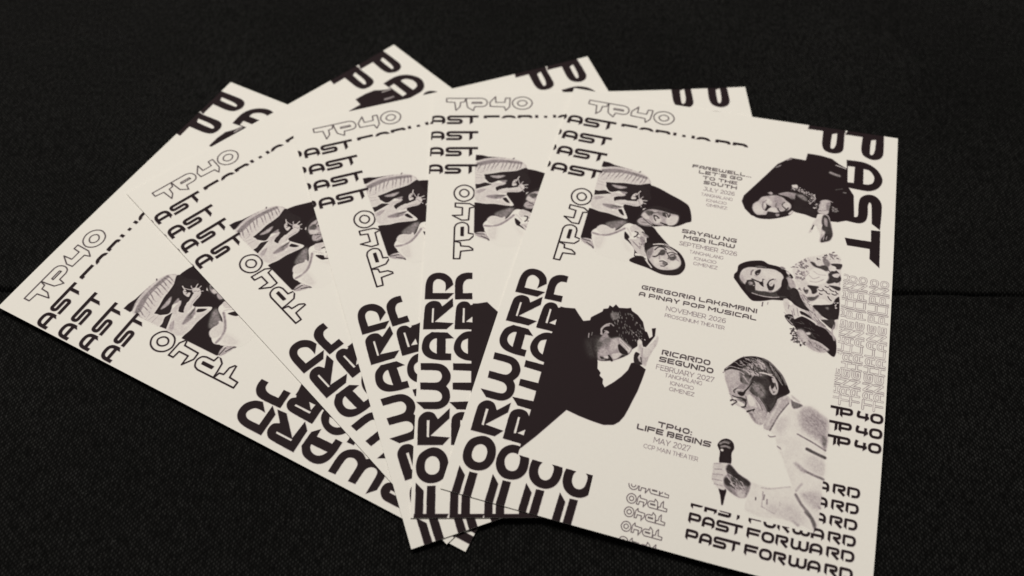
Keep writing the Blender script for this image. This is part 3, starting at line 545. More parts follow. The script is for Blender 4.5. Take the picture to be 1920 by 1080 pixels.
['p',0.12,0.28,[104.33,54.16,105.83,52.02,106.27,52.69,105.3,54.45]],
['p',0.3,0.4,[94.98,44.6,95.85,43.73,96.88,44.42,96.4,45.33]],
['p',0.4,0.46,[99.17,44.16,101.75,43.03,104.55,42.25,105.57,42.95,103.77,44.15,101.11,44.37]],
['k',0.45,0.39,0.22,[111.6,45.39,113.26,46.62]],
['n',0.15,0.35,20,0.22,0.39,[104.28,38.06,106.59,37.25,107.17,39.33,104.84,39.86]],
['p',0.97,0.26,[106.63,42.19,109.85,43.09,115.04,44.61,116.43,47.51,116.14,53.9,109.89,52.7,105.95,52.02,106.24,46.62]],
['p',0.55,0.7,[106.68,42.73,109.81,42.56,111.6,45.39,109.22,44.86]],
['p',0.42,0.7,[100.1,44.08,102.72,42.54,106.64,42.3,105.19,43.61,102.9,44.41]],
['p',0.1,0.29,[104.28,38.06,106.18,37.07,106.88,38.29,105.57,39.14]],
['n',0.08,0.3,60,0.17,0.39,[102.91,40.31,106.23,37.61,109.92,39.25,112.75,40.25,115.22,41.87,114.89,45.18,112.16,47.41,111.6,45.39,112.96,42.92,108.95,41.66,105.72,40.76]],
['k',0.15,0.26,0.13,[112.8,40.79,114.27,42.09,114.24,44.25,112.5,46.8]],
['k',0.15,0.26,0.13,[108.42,40.14,110.87,41.23]],
['k',0.6,0.26,0.13,[105.62,39.68,109.72,41.49,112.2,43.1]],
['n',0.1,0.35,14,0.22,0.43,[113.72,47.59,115.89,45.49,116.47,48.03,114.65,49.5]],
['p',0.2,0.29,[116.95,44.18,118.45,43.41,120.61,43.89,120.48,47.66,120.29,50.34,117.08,51.06,116.02,49.72,117.3,46.24]],
['p',0.45,0.47,[119.35,45.25,120.84,44.38,120.56,48.7,119.57,48.39]],
['k',0.5,0.3,0.17,[116.21,49.68,118.12,49.51,120.16,48.52]],
['k',0.35,0.26,0.13,[116.61,44.79,119.2,43.03,121.96,43.86]],
['p',0.08,0.23,[116.36,51.75,118.65,51.5,119.23,54.24,118.29,59.61,118.48,64.64,117.7,61.78,116.12,58.56,114.88,57.3,114.25,58.99,113.75,62.17,113.46,62.34,114.17,57.98,115.77,53.98]],
['k',0.85,0.43,0.13,[115.03,58.19,114.56,60.46]],
['p',0.88,0.47,[118.48,51.9,120.41,52.15,121.73,57.29,122.79,60.63,122.7,63.18,121.71,65.16,120.07,65.78,118.63,66.61,118.67,64.6,119.97,61.78,119.93,58.72,118.25,56.53]],
['p',0.4,0.41,[118.97,53.26,120.13,53.52,120.61,57.55,119.45,57.29]],
['k',0.25,0.35,0.13,[118.52,62.61,118.17,65.46]],
['k',0.3,0.3,0.13,[119.67,62.86,119.46,65.17]],
['k',0.3,0.26,0.13,[120.8,62.85,120.55,64.67]],
['n',0.45,0.65,16,0.26,0.52,[121.74,46.31,124.08,46.85,123.87,49.54,121.88,48.4]],
['k',0.45,0.96,0.52,[119.84,26.72,121.67,27.44,123.68,28.12]],
['k',0.15,0.35,0.13,[121.71,21.93,123.73,22.45,125.96,23.27]],
['k',0.4,0.43,0.17,[96.78,28.79,98.64,27.1]],
['k',0.35,0.52,0.22,[100.92,23.36,102.83,22.11]],
['k',0.8,0.43,0.22,[122.64,36.39,125.29,35.26]]],
'flower_woman': [
['p',1,0.15,[86.43,92.07,87.44,88.77,87.6,85.94,89.95,83.67,92.87,82.39,96.7,81.45,99.46,82.75,102.54,83.12,105.68,84.31,107.63,86.6,109.44,86.72,108.62,88,106.9,87.86,105.75,89.23,105.71,93.02,105.26,96.86,106.71,98.62,103.39,99.16,100.15,100.48,97.29,101.44,94.76,101.65,92.35,99.5,89.81,96.39,87.02,93.29]],
['p',0.12,0.27,[88.84,91.18,89.22,88.33,91.12,86.02,94.48,84.91,99.67,84.65,103.16,84.91,105.53,87.1,105.8,89.76,104.88,93.22,103.03,95.8,99.81,97.49,96.39,97.43,93.51,94.92,90.31,93.55]],
['p',0.9,0.4,[91.56,93.78,94.22,91.92,95.68,94.38,95.91,97.01,98.16,97.95,94.82,98.62,92.17,96.33]],
['p',0.3,1.09,[89.14,91.11,91.09,92.81,93.7,92.97,91.73,91.01]],
['p',0.88,0.34,[94.28,87.62,95.47,85.95,96.89,86.15,96.29,88.51,94.75,89.05]],
['k',0.2,0.3,0.15,[95.07,88.09,95.66,87.56]],
['k',0.6,0.6,0.35,[92.78,89.65,93.11,87.36,94.77,85.56]],
['k',0.85,0.8,0.25,[95.11,92.08,97.1,92.52,98.63,93.92]],
['k',0.6,0.4,0.25,[97.95,90.57,98.88,91.16]],
['p',0.85,0.34,[99.39,93.74,100.07,91.41,102,89.47,101.53,91.87,102.77,92.65,101.64,94.8,100.31,95.13]],
['k',0.25,0.35,0.2,[100.35,92.8,101.56,92.13]],
['k',0.65,0.8,0.5,[96.83,97.58,101.07,97.34,103.8,95.08,105.91,90.81]],
['p',0.15,0.54,[95.84,94.61,97.33,94.51,97.99,96.5,96.26,96.39]],
['k',0.3,0.25,0.15,[96.98,98.88,101.24,98.89,104.93,97.73]],
['p',0.97,0.2,[105.67,89.25,106.91,87.97,109.53,88.6,110.79,92.88,112.68,95.09,113.84,98.5,115.29,100.76,112.3,99.91,109.64,98.45,106.5,96.56]],
['p',0.3,0.68,[107.42,88.01,110.08,89.01,110.77,91.81,108.54,91.54]],
['k',0.1,0.4,0.15,[107.21,84.5,107.97,85.7]],
['n',0.1,0.4,12,0.2,0.45,[102.96,83.02,106.39,82.76,108.26,84.25,105.74,84.85]],
['k',0.5,0.25,0.15,[108.05,82.09,109.71,81.42]],
['p',0.07,0.54,[108.92,82.16,113.51,75.77,118.49,73.5,121.78,71.5,126.15,72.89,127.54,79.82,127.33,84.23,122.91,86.85,119.71,88.93,115.56,89.62,112.34,91.44,110.19,86.54]],
['n',0.25,0.65,70,0.25,0.6,[109.58,80.06,114.31,75.03,116.08,80.77,114.36,85.56,110.82,84.2]],
['n',0.4,0.9,70,0.3,0.7,[116.18,76.85,121.83,72.17,126.57,72.8,127.42,79.3,125.23,84.16,122.43,80.42,118.96,79.55]],
['p',0.88,0.41,[115.59,77.54,118.46,78.56,120.48,77.09,123.2,76.36,122.45,80.69,119.81,79.47,117.48,79.62]],
['p',0.9,0.3,[123.11,81.09,127.29,76,127.37,78.48,125.08,82.02,127.54,84.19,123.67,85.87]],
['p',0.04,0.54,[114.36,85.56,116.59,81.76,119.93,80.99,122.21,83.21,121.22,86.7,117.99,88.52,115.42,88.03]],
['k',0.25,0.3,0.2,[115.98,84.64,118.23,86.3,120.6,84.13]],
['k',0.2,0.3,0.2,[116.68,82.84,119.64,82.71]],
['p',0.92,0.3,[114.93,89.66,118.47,89.21,118.76,91.66,117.11,93]],
['p',0.1,0.34,[118.95,89.91,121.72,87.77,125.49,87.88,127.47,91.16,125.13,94.33,124.59,97.06,117.96,98.06,117.25,95.61,119.57,92.43]],
['n',0.3,0.85,60,0.3,0.6,[113.17,91.25,119.77,89.72,125.49,87.88,127.01,91.8,124.51,97.08,117.74,95.49]],
['p',0.04,0.41,[117.92,97.55,120.56,94.32,123.54,95.21,122.07,97.64]],
['c',0.98,0.25,[118.82,99.42,124.51,97.08,127.57,92.72,128.01,102.97,125.05,104.25,121.22,102.47]],
['n',0.2,0.6,14,0.25,0.45,[124.43,96.06,127.05,92.32,127.41,97.46,125.87,98.84]],
['p',0.9,0.2,[123.24,85.7,127.16,84.81,127.13,87.51,125.47,87.62]],
['p',0.33,0.34,[112.16,93.09,114.55,96.24,115.71,99.89,120.54,104.16,124.99,108.69,127.71,111.55,127.79,113.74,124.74,110.74,120.43,107.73,116.78,103.5,113.65,98.81]],
['p',0.12,0.54,[113.55,95.42,116.51,100.48,121.91,105.88,120.67,105.66,116.24,102.09]],
['l',0.5,0.7,16,0.25,3.02,0.7,[113.41,93.86,120.46,103.16,127.19,111.17,124.23,109.36,116.74,103]],
['p',0.1,0.41,[126.61,103.29,127.77,102.51,128.13,107.48,126.3,107.39]],
['p',0.85,0.34,[121.79,104.38,126.68,104.28,126.54,107.84,124.43,106.81]],
['p',1,0.15,[111.22,106.86,114.4,104.58,118.67,106.22,123,109.15,127.7,112.53,127.86,119.87,123.68,117.46,120.29,115.46,116.81,112.82,112.48,110.35]],
['p',1,0.15,[113.76,102.16,116.78,103.5,118.62,105.63,115.21,104.39]],
['p',0.09,0.2,[106.77,99.13,108.74,97.87,109.52,100.57,111.41,99.34,113.21,100.73,113.99,104.67,114.6,105.81,112.53,106.65,110.73,105.19,109.03,104.83,107.8,103.06]],
['k',0.4,0.3,0.2,[110.71,100.8,112.07,104.1]],
['k',0.4,0.3,0.2,[111.94,100.51,113.14,104.36]],
['k',0.5,0.25,0.15,[109.43,100.59,110.55,103.43]],
['p',0.97,0.2,[108.06,105.57,110.24,104.53,112.32,106.6,111.57,109.56,108.87,107.42]],
['k',0.2,0.4,0.2,[108.77,106.42,110.64,108.52]],
['k',0.08,0.45,0.15,[114.35,104.07,117.32,104.91,119.93,106.59]],
['p',0.2,0.54,[113.35,110.9,117.54,111.91,121.81,114.37,125.99,116.34,123.8,118.88,119.78,118.75,115.46,115.86,113.28,114.4]],
['n',0.5,0.95,40,0.25,0.5,[110.49,111.08,113.45,111.88,117.19,116.92,112.38,117.57]],
['k',0.1,0.6,0.2,[116.67,111.36,118.78,112.12]],
['k',0.8,0.4,0.2,[99.08,101.53,99,103.38]],
['k',0.5,0.2,0.15,[101.06,101.04,100.97,102.11]],
['p',1,0.16,[86.42,91.63,87.68,88.63,87.61,86.24,89.49,84.26,92.12,82.54,96.71,81.42,99.19,82.48,102.96,82.78,106.36,84.06,108.84,85.85,109.18,86.95,107.04,86.28,106.08,88.27,106.32,92.89,110.78,94.13,110.16,97.13,106.92,98.76,102.45,99.55,98.5,101.09,95.13,101.64,92.58,99.71,89.35,96.18]],
['p',0.13,0.29,[88.77,91.63,88.82,89.24,89.85,87.18,92.26,85.68,95.74,85.28,100.83,84.64,103.21,85.11,105.48,86.94,105.75,89.53,105.34,92.25,104.2,94.55,102.05,95.93,98.87,96.28,95.68,96.63,94.82,93.35,91.9,92.32,91.5,94.77,89.67,93.17]],
['p',0.3,1.1,[88.85,90.42,90.99,92.55,91.9,92.32,90.98,94.31,89.44,93.23]],
['p',0.06,1.47,[96.81,86.36,102.81,85.8,104.95,88.54,102.34,90.05,98.01,88.75]],
['p',0.06,0.88,[95.63,94.32,98.63,94.17,99.46,95.41,95.87,96.3]],
['p',0.95,0.38,[91.28,94.82,92.16,92.55,93.94,91.81,95.01,93.01,95.5,96.1,95.74,97.19,94.02,98.2,92.05,97.25]],
['p',0.45,0.59,[92.46,93.06,94.06,92.81,94.21,94.09,92.86,94.43]],
['k',0.12,0.27,0.16,[94.46,94.56,94.93,94.26]],
['k',0.95,0.6,0.27,[93.66,91.44,95.59,91.99,97.5,92.4]],
['p',0.95,0.27,[96.6,92.62,97.89,91.72,98.68,93.57,98.4,94.22,97.4,93.59]],
['k',0.85,0.43,0.22,[97.87,90.55,98.45,90.56]],
['k',0.9,0.33,0.22,[97.98,92.58,97.87,90.55]],
['p',0.92,0.27,[94.32,88.17,94.76,86.93,96.28,85.89,96.61,86.71,96.02,88.64,95.03,89.18]],
['k',0.2,0.27,0.16,[95.3,88.52,95.84,88.09]],
['k',0.6,0.54,0.33,[93.06,89.37,93,87.9,93.58,86.86]],
['k',0.4,0.27,0.22,[94.25,89.52,95.31,89.56]],
['k',0.3,0.27,0.22,[94.23,86.4,96.2,85.16,97.62,85.27]],
['k',0.92,0.65,0.27,[101.82,89.59,100.35,90.97,99.88,92.99,100.52,94.57]],
['p',0.92,0.27,[99.98,93.84,101.39,94.07,102.28,93.86,102.1,92.16,102.52,91.76,102.18,95.04,100.84,95.36]],
['k',0.5,0.27,0.22,[100.75,92.49,101.46,91.58,101.96,91.9]],
['p',0.4,0.51,[100.65,95.7,101.99,95.37,102.08,96.21,100.96,96.49]],
['p',0.85,0.88,[95.68,96.63,98.88,96.42,102.11,96.49,105.45,93.38,106.31,88.22,107.89,90.19,108.06,96.5,102.33,98.45,96.62,98.7,94.24,98.14]],
['k',0.3,0.33,0.22,[94.47,98.09,96.36,98.48,99.14,98.65,102.31,98.31]],
['k',0.25,0.27,0.22,[99.14,98.65,102.33,98.45,104.98,97.66]],
['p',0.3,1.1,[107.15,87.43,108.79,87.63,110.24,90.8,110.45,93.06,108.45,91.22]],
['p',0.5,0.37,[103.91,82.85,104.8,82.49,106.04,83.24,104.71,83.86]],
['p',0.1,0.29,[106.38,84.36,107.83,84.91,107.93,85.92,106.98,85.7]],
['k',0.4,0.27,0.22,[94.29,84.88,96.57,84.32,98.47,84.46]],
['p',0.1,0.74,[109,82.88,111.27,78.44,114.81,76.75,120.36,75.04,122.76,71.41,126.49,72.34,127.1,76.56,127.11,81.72,127.99,89.92,127.11,95.85,118.95,98.53,114.78,95.42,111.88,92.37]],
['n',0.3,0.6,40,0.35,0.78,[109.12,80.69,114.66,75.02,115.57,81.78,113.41,87.4,110.41,87.25]],
['n',0.4,0.7,16,0.31,0.63,[121.41,71.27,124.71,70.53,126.58,73.63,122.98,74.44]],
['p',0.85,0.48,[115.37,77.49,116.89,77.58,118.33,78.98,120.27,78.32,121.89,77.74,122.73,80.14,121.46,80.86,118.76,80.18,116.7,79.36]],
['p',0.55,0.53,[120.32,74.61,122.03,75.09,123.16,77.02,121.6,78.24,120.49,76.75]],
['p',0.9,0.31,[123.47,76.73,127.4,76.06,127.21,78.27,125.94,78.98,124.56,78]],
['p',0.15,0.32,[123.58,78.22,125.24,78.28,125.06,80.47,123.41,80.41]],
['p',0.9,0.35,[122.85,81.82,125.32,79.55,127.46,82.06,126.34,84.86,123.22,86.82,122.16,85.8]],
['p',0.2,0.32,[124.5,81.88,126.41,81.02,126.23,83.19,124.91,83.06]],
['p',0.04,0.53,[114.19,85.09,115.57,81.78,117.76,80.19,120.78,80.58,122.94,83.08,122.48,85.73,119.72,88.04,116.85,89.12,114.74,87.51]],
['k',0.28,0.31,0.24,[115.46,84.37,117.22,85.67,119.42,84.31]],
['k',0.22,0.31,0.24,[116.91,81.9,118.99,83.13,121.94,82.88]],
['k',0.25,0.31,0.24,[116.03,87.21,118.65,87.03,121.13,85.19]],
['k',0.3,0.27,0.2,[114.19,85.09,115.35,83.12]],
['p',0.92,0.35,[115.24,89.5,118.16,89.03,119.65,89.31,119.05,91.95,117.52,93.13,116.7,91.25]],
['p',0.8,0.42,[114.17,92.25,115.74,91.47,115.28,93.65]],
['p',0.9,0.35,[123.28,87.65,127.5,87.53,127.61,89.17,125.99,89.12]],
['p',0.1,0.42,[118.95,90.73,120.42,88.72,121.98,87.74,124.65,88.59,127.03,90.13,127.17,92.16,125.04,93.88,122.69,92.77,121.07,92.73]],
['k',0.85,0.43,0.2,[119.59,90.58,120.44,90.93,121.23,90.62]],
['k',0.85,0.43,0.2,[120.04,92.14,120.57,92.65,121.05,92.52]],
['k',0.85,0.43,0.2,[121.16,89.8,121.88,90.6,122.54,90.74]],
['k',0.85,0.43,0.2,[122.57,91.14,123.26,91.73,123.91,91.67]],
['k',0.85,0.43,0.2,[123.72,89.22,124.59,89.98,125.41,90.08]],
['k',0.85,0.43,0.2,[124.86,91.45,125.7,91.8,126.48,91.5]],
['k',0.85,0.43,0.2,[122.03,88.35,122.71,88.74,123.34,88.47]],
['k',0.85,0.43,0.2,[126.05,89.94,126.59,90.77,127.09,90.95]],
['k',0.85,0.43,0.2,[123.36,93.03,124.1,94.21,124.78,94.75]],
['p',0.75,0.48,[115.42,95.27,118.26,94.2,120.11,92.95,118.71,95.73,116.52,96.65]],
['k',0.15,0.55,0.24,[115.69,94.59,118.24,94]],
['p',0.05,0.37,[117.61,98.03,119.64,95.11,122.53,94.86,124.93,96.75,123.32,96.71,120.22,98.24]],
['p',0.97,0.27,[118,98.75,121.77,97.48,125.22,96.28,126.31,93.59,127.68,92.46,128.03,102.07,125.12,103.52,121.17,102.04]],
['p',0.6,0.53,[122.81,98.45,124.07,98.16,123.85,99.42]],
['n',0.15,0.4,10,0.31,0.63,[125.44,95.01,127.05,95.05,127.25,97.85,125.96,97.73]],
['p',0.2,0.53,[111.6,92.86,114.71,94.61,116.02,98.4,119.08,100.11,122.59,103.71,120.39,104.21,115.99,101.64,113.97,97.25]],
['l',0.4,0.6,20,0.27,1.96,0.9,[112.24,92.7,115.42,95.27,120.64,103.36,116.69,102.28]],
['n',0.4,0.8,14,0.31,0.55,[110.55,92.27,113.7,90.69,116.56,93.35,113.28,93.29]],
['p',0.1,0.36,[106.7,98.31,108.6,97.86,109.44,100.76,110.69,99.44,112.95,99.93,113.5,102.88,114.31,105.73,113.28,106.31,111.64,106.36,110.65,104.57,108.77,105.02,107.32,101.62]],
['k',0.5,0.27,0.2,[109.14,100.49,109.04,102.23]],
['k',0.45,0.27,0.2,[110.92,101.78,111.62,104.68]],
['k',0.45,0.27,0.2,[112.23,101.13,113.12,104.66]],
['k',0.55,0.27,0.2,[110.48,102.91,111.31,105.76]],
['k',0.4,0.23,0.2,[107.59,104.28,108.8,105.35]],
['p',0.95,0.27,[108.54,105.41,110.11,104.7,111.68,106.68,113.01,106.37,112.73,109.11,111.14,109.49,109.34,107.91]],
['k',0.35,0.4,0.23,[108.97,106.99,111.37,109.1]],
['n',0.3,0.5,8,0.27,0.46,[109.34,105.22,110.75,105.56,110.97,107.86,109.81,107.13]],
['p',1,0.2,[111.71,107.01,114.49,104.67,117.3,105.7,120.15,107.37,123.45,108.26,125.77,110.69,127.79,112.83,128.12,118.84,125.75,117.16,122.95,115.23,120.21,114.25,118.03,113.78,115.3,110.49,112.73,109.11]],
['l',0.75,0.9,14,0.23,1.99,0.5,[112.31,107.54,117.39,106.68,122.63,111.41,119.6,113.42]],
['p',0.15,0.36,[116.49,111.69,118.06,111.16,118.41,112.06,117.11,112.53]],
['p',0.95,0.23,[113.45,102.38,115.67,102.71,117.71,104.26,116.68,104.83,114.42,104.01]],
['k',0.12,0.66,0.23,[114.71,104.12,117.24,105.04,119.51,106.18,120.12,107.04]],
['k',0.25,0.4,0.27,[113.64,101.48,116.47,102.52,118.22,103.8]],
['p',0.3,1.07,[113.28,111.96,115.3,110.49,118.03,113.78,121.91,115.47,125.29,117.9,122.21,118.93,118.95,118.09,114.97,115.48]],
['p',0.15,0.9,[114.1,112.09,115.42,111.78,117.62,115.18,116.05,115.55]],
['n',0.75,0.98,40,0.3,0.66,[110.54,111.62,113.29,109.31,113.95,116.04,115.79,115.61,117.27,117.2,112.5,117.68]],
['l',0.35,0.6,16,0.27,1.66,0.6,[118.14,115.06,125.24,117.27,123.24,118.69,118.95,118.09]],
['k',0.3,0.6,0.33,[126.48,105.92,126.2,109.28,127.25,112.63]],
['p',0.9,0.33,[123.19,105,126.55,103.23,126.05,107.34,124.69,106.99]],
['p',0.14,0.37,[98.27,91.04,99.53,89.85,102.21,88.91,103.69,89.73,103.85,93.48,102.47,95.55,99.75,95.92,98.63,94.17]],
['k',0.95,0.49,0.16,[101.86,89.52,100.55,90.63,99.93,92.39]],
['p',0.92,0.22,[99.62,92.76,100.24,92.03,100.81,93.05,101.74,93.12,102.5,91.62,102.62,93.78,101.96,95.09,100.58,95.14]],
['k',0.35,0.27,0.14,[100.86,92.46,101.59,91.7]],
['k',0.55,0.27,0.16,[102.31,89.77,102.73,89.37]],
['p',0.35,0.37,[100.63,95.56,101.99,95.37,101.84,96.13,100.93,96.21]],
['p',0.12,0.51,[95.6,94.04,97.69,94.1,99.43,95.13,98.84,96,95.9,96.58]],
['k',0.75,0.33,0.22,[95.68,96.63,98.45,96.67,101.86,96.27,103.78,94.94,105.36,92.53]],
['p',0.97,0.22,[105.27,89.35,106.5,87.88,107.74,89.93,107.72,93.13,110.51,93.62,110.28,95.97,104.91,96.96,103.87,95.78,105.2,93.15]],
['p',0.3,0.66,[107.15,87.43,108.79,87.63,110.07,90.25,110.43,92.78,108.67,91.17]],
['k',0.3,0.24,0.14,[94.48,98.23,96.82,98.51,99.6,98.68,102.32,98.39,104.98,97.66]],
['p',0.95,0.24,[111.56,92.45,113.18,95.79,115.11,99.02,116.94,101.42,113.66,100.98,110.21,98.95,108.86,95.16,109.55,92.09]],
['p',0.9,0.24,[124.94,83.48,127.49,82.48,127.63,84.57,125.76,85.83]],
['p',0.55,0.42,[120.29,74.17,121.7,75.17,122.87,77.52,121.95,78.59,120.49,76.75]],
['k',0.9,0.35,0.16,[115.56,77.67,116.99,78.86,118.04,79.48]],
['k',0.85,0.31,0.16,[123.81,76.87,127.09,76.35,126.89,78.34]],
['p',0.07,0.32,[123.88,77.72,125.38,78.03,125.35,79.97,123.7,79.92]],
['k',0.85,0.31,0.16,[122.73,80.14,124.15,81.53,125.41,80.82]],
['p',0.12,0.32,[124.21,82.37,126.09,81.09,127.41,81.22,126.23,83.19]]],
'bowed_man': [
['c',1,0.12,[22.29,123.81,24.24,123.8,27.99,123.16,30.32,125.74,32.44,127.96,34.91,127.03,38.7,135.47,40.55,141.02,41.79,144.25,42.28,146.94,43.83,148.39,43.71,149.7,45.28,150.77,45.46,152.56,46.59,153.96,49.33,151.04,51.74,147.86,53.54,144.59,54.13,141.38,55.06,140.89,57.63,141.37,60.03,142.6,59.46,147.61,58.76,152.35,57.97,155.49,56.91,160.21,55.98,163.52,54.71,166.04,52.9,167.82,49.32,168.8,45.05,168.46,39.85,167.72,34.95,166.66,31.74,171.7,26.56,179.78,22.63,185.29,22.1,184.81,22.33,178.19,22.25,172.59,22.31,169.72,22.23,162.36,22.09,154.6,22.14,149.88,21.19,140.26,22,135.84,22.66,132.4]],
['c',1,0.14,[32.47,128.14,34.92,126.98,35,125.48,38.77,121.72,38.92,120.43,40.65,119.71,40.94,118.12,42.33,118.76,43.24,117.1,44.76,118.36,47.97,117.75,49.31,117.14,49.99,118.46,52.52,119.77,55.07,122.29,56.64,126.25,57.5,126.5,58.87,129.01,59.86,127.79,58.96,124.42,60.47,123.77,60.76,127.55,58.36,133.17,57.16,133.25,56.04,131.66,54.85,133.87,53.19,135.73,51.77,134.7,48.43,132.29,45.24,132.67,43.59,132.64,42.23,133.96,41.08,138.06,40.7,141.91,37.27,144.7,33.33,136.39]],
['p',0.3,0.52,[38.37,136.91,40.49,133.48,41.82,132.02,44.05,132.9,46.69,131.8,49.39,132.98,53.1,135.28,52.05,138.13,48.65,139.28,47.21,142.08,45.86,141.43,44.92,142.7,42.63,143.32,41.35,142.66,40.31,140.15]],
['p',0.9,1.92,[35.26,135.86,39.14,134.8,41.37,137.52,41.28,141.75,38.02,142.64]],
['p',0.55,1.17,[43.01,133.75,45.33,133.12,45.22,136.47,43.49,136]],
['p',0.15,0.91,[47.61,132.27,51.2,133.91,53.01,135.21,52.29,136.9,49.75,134.77]],
['p',0.14,0.91,[46.26,139.47,48.69,139.5,47.91,141.57,46.63,141.22]],
['p',0.3,0.91,[40.79,138.61,43.77,137.33,45.11,139.78,42.52,140.95]],
['p',0.97,0.29,[47.89,135.04,49.89,135.44,51.99,137.45,51.71,138.46,49.62,138.09,48.38,137.02]],
['k',0.92,0.77,0.24,[45.1,140.71,46.06,141.38,46.78,142.33]],
['k',0.75,0.53,0.24,[41.37,142.19,42.66,142.53,44.05,142.76]],
['k',0.6,0.48,0.24,[42.28,141.71,44.29,141.63]],
['k',0.2,0.43,0.19,[42.16,142.99,43.76,142.93]],
['k',0.25,0.67,0.24,[40.78,131.96,40.09,129.73,41.27,127.56,42.7,126.49]],
['k',0.4,0.48,0.24,[43.29,126.33,44.38,127.02]],
['k',0.3,0.58,0.24,[41.55,131.75,42.09,130.4,42.96,130.65]],
['k',0.35,0.38,0.19,[35.82,132.83,36.03,134.69]],
['k',0.6,0.29,0.19,[36.96,132.04,36.99,133.47]],
['l',0.45,0.7,60,0.24,1.06,1.2,[41.93,120.87,49.83,118.75,55.69,125.54,55.66,131.77,51.2,133.91,46.22,129.53]],
['n',0.3,0.55,14,0.19,0.34,[49.15,127.77,54,127.43,57.8,130.24,52.48,132.15]],
['p',0.6,0.65,[42.13,121.81,44.4,120.7,45.67,122.84,43.51,124.41]],
['p',0.1,0.19,[54.71,131.07,55.9,130.51,57.24,133.23,58.49,133.46,60.91,129.51,61.45,126.89,62.2,128.12,60.49,133.77,59.86,138.57,59.62,141.48,57.84,140.95,56.01,137.76,55.24,134.24]],
['p',0.96,0.19,[54.56,138.15,55.09,136.15,57.24,137.43,58.29,140.83,55.48,141.22]],
['p',0.4,0.52,[56.69,137.11,57.54,137.35,58.24,139.93,57.39,139.7]],
['k',0.3,0.48,0.38,[59.17,133.18,59.07,136.94,58.26,139]],
['p',0.2,0.65,[58.57,134.28,61.06,130.32,59.84,136.73]],
['p',0.95,0.27,[37.49,133.83,40.44,132.48,44.17,132.55,47.19,131.47,49.79,132.92,53.02,135.25,52.05,138.41,47.11,142.1,41.45,143.38,38.89,140.14]],
['p',0.36,0.59,[40.23,135.77,42.2,130.92,43.08,131.77,44.23,132.81,45.95,132.21,47.65,131.48,49.79,132.92,52.75,135.06,53.01,135.78,52.22,138.11,49.24,139.17,48.08,141.32,47.12,142.15,45.77,141.16,44.03,142.68,41.82,143.02,40.9,140.91]],
['p',0.75,1.32,[39.14,135,41.1,133.38,42.09,135.81,41.33,138.68,40.36,140.53]],
['p',0.6,1.1,[40.99,132.87,44.28,133.06,45.64,135.11,43.72,136.97,42.42,135.18]],
['p',0.22,1.1,[44.6,134.59,46.91,132.35,47.82,134.52,47.3,137.59,45.46,138.62]],
['p',0.28,0.95,[41.33,138.68,43.72,138.03,44.91,140.35,42.04,140.86]],
['p',0.14,0.44,[47.73,131.86,50.97,134.21,52.88,135.15,52.67,136.93,52.01,137.11,50.26,135.2,48.1,133.64]],
['k',0.4,0.22,0.16,[48.16,132.82,50.32,134.38,52.25,135.99]],
['p',0.15,0.51,[46.32,139.44,49.03,138.18,49.89,139,48.3,141.26,46.9,141.12]],
['p',0.98,0.22,[47.76,135.34,48.28,134.53,50.41,135.95,51.75,136.92,52.13,138.26,50,138.44,48.66,137.49]],
['k',0.96,0.71,0.22,[45.28,140.51,45.98,141.1,46.9,142.21]],
['k',0.85,0.43,0.22,[42.25,141.85,43.28,142.36,44.63,142.26]],
['p',0.85,0.29,[42.12,141.76,43.58,141.63,43.12,142.67]],
['k',0.4,0.33,0.22,[41.58,142.95,42.74,143.03,44.03,142.68]],
['p',0.12,0.37,[43.5,141.25,45.04,140.97,45.01,141.89]],
['k',0.25,0.49,0.19,[40.33,131.97,40.33,129.78,41.15,128.19,42.61,127.38]],
['k',0.35,0.38,0.19,[41.32,130.06,42.37,130.05,43.03,130.42]],
['k',0.3,0.54,0.22,[42.53,130.28,42.48,131.11]],
['p',0.45,0.44,[40.29,134.95,41.6,131.35,42.69,131.05,42.64,132.97,41.05,135.28]],
['p',0.18,0.22,[54.71,131.6,55.41,130.47,56.35,131.16,56.99,133.92,58.23,133.85,59.64,131.61,61.01,129.11,62.13,127.73,62.21,130.66,61.03,134.16,60.24,137.26,59.85,139.96,59.61,141.06,57.86,140.24,56.76,139.23,56.14,138.36,56.62,136.13,55.9,134.21]],
['p',0.1,0.73,[57.46,134.59,60.64,130.81,60.55,134.02,58.95,137.6]],
['p',0.08,0.37,[55.04,131.51,55.86,131.02,56.43,132.2,55.45,132.47]],
['k',0.85,0.49,0.22,[57.22,138.07,57.92,139.96]],
['k',0.4,0.43,0.27,[56.35,138.3,57.07,139.67]],
['k',0.3,0.38,0.27,[57.1,133.89,57.65,137.95,58.46,139.82]],
['k',0.12,0.38,0.14,[57.16,130,57.35,130.14]]],
'singer': [
['p',0.06,0.31,[109.56,142.14,111.47,140.03,114.01,140.24,115.22,141.58,118.53,142.62,121,142.65,125.42,144.83,128.01,146.61,128.19,154.39,128.15,161.26,128.35,169.37,128.26,175.18,128.07,179.85,128.09,187.85,123.68,187.36,118.96,186.67,114.95,186.62,109.71,187.69,103.79,186.63,103.2,184.93,103.51,182.35,103.88,176.46,107.15,176.37,112.27,176.17,117.52,174.59,117.94,173.87,115.47,168.78,113.61,164.74,111.91,162.12,109.92,157.22,107.58,155.46,105.72,154.75,106.53,149.78]],
['p',0.3,1.6,[118.06,144.96,121.04,142.96,125.46,145.22,127.81,147.45,127.79,155.64,123.54,154.32,119.89,152.46,117.74,148.64]],
['l',0.3,0.42,26,0.37,2.74,0.75,[119.17,145.5,122.61,144.69,127.13,148.4,126.95,153.91,121.58,152.06]],
['p',0.14,1.23,[109.87,150.95,113.23,149.33,113.07,154.11,110.33,154.78]],
['p',0.6,0.86,[126.17,152.93,127.96,154.44,127.8,158.69,126.82,156.25]],
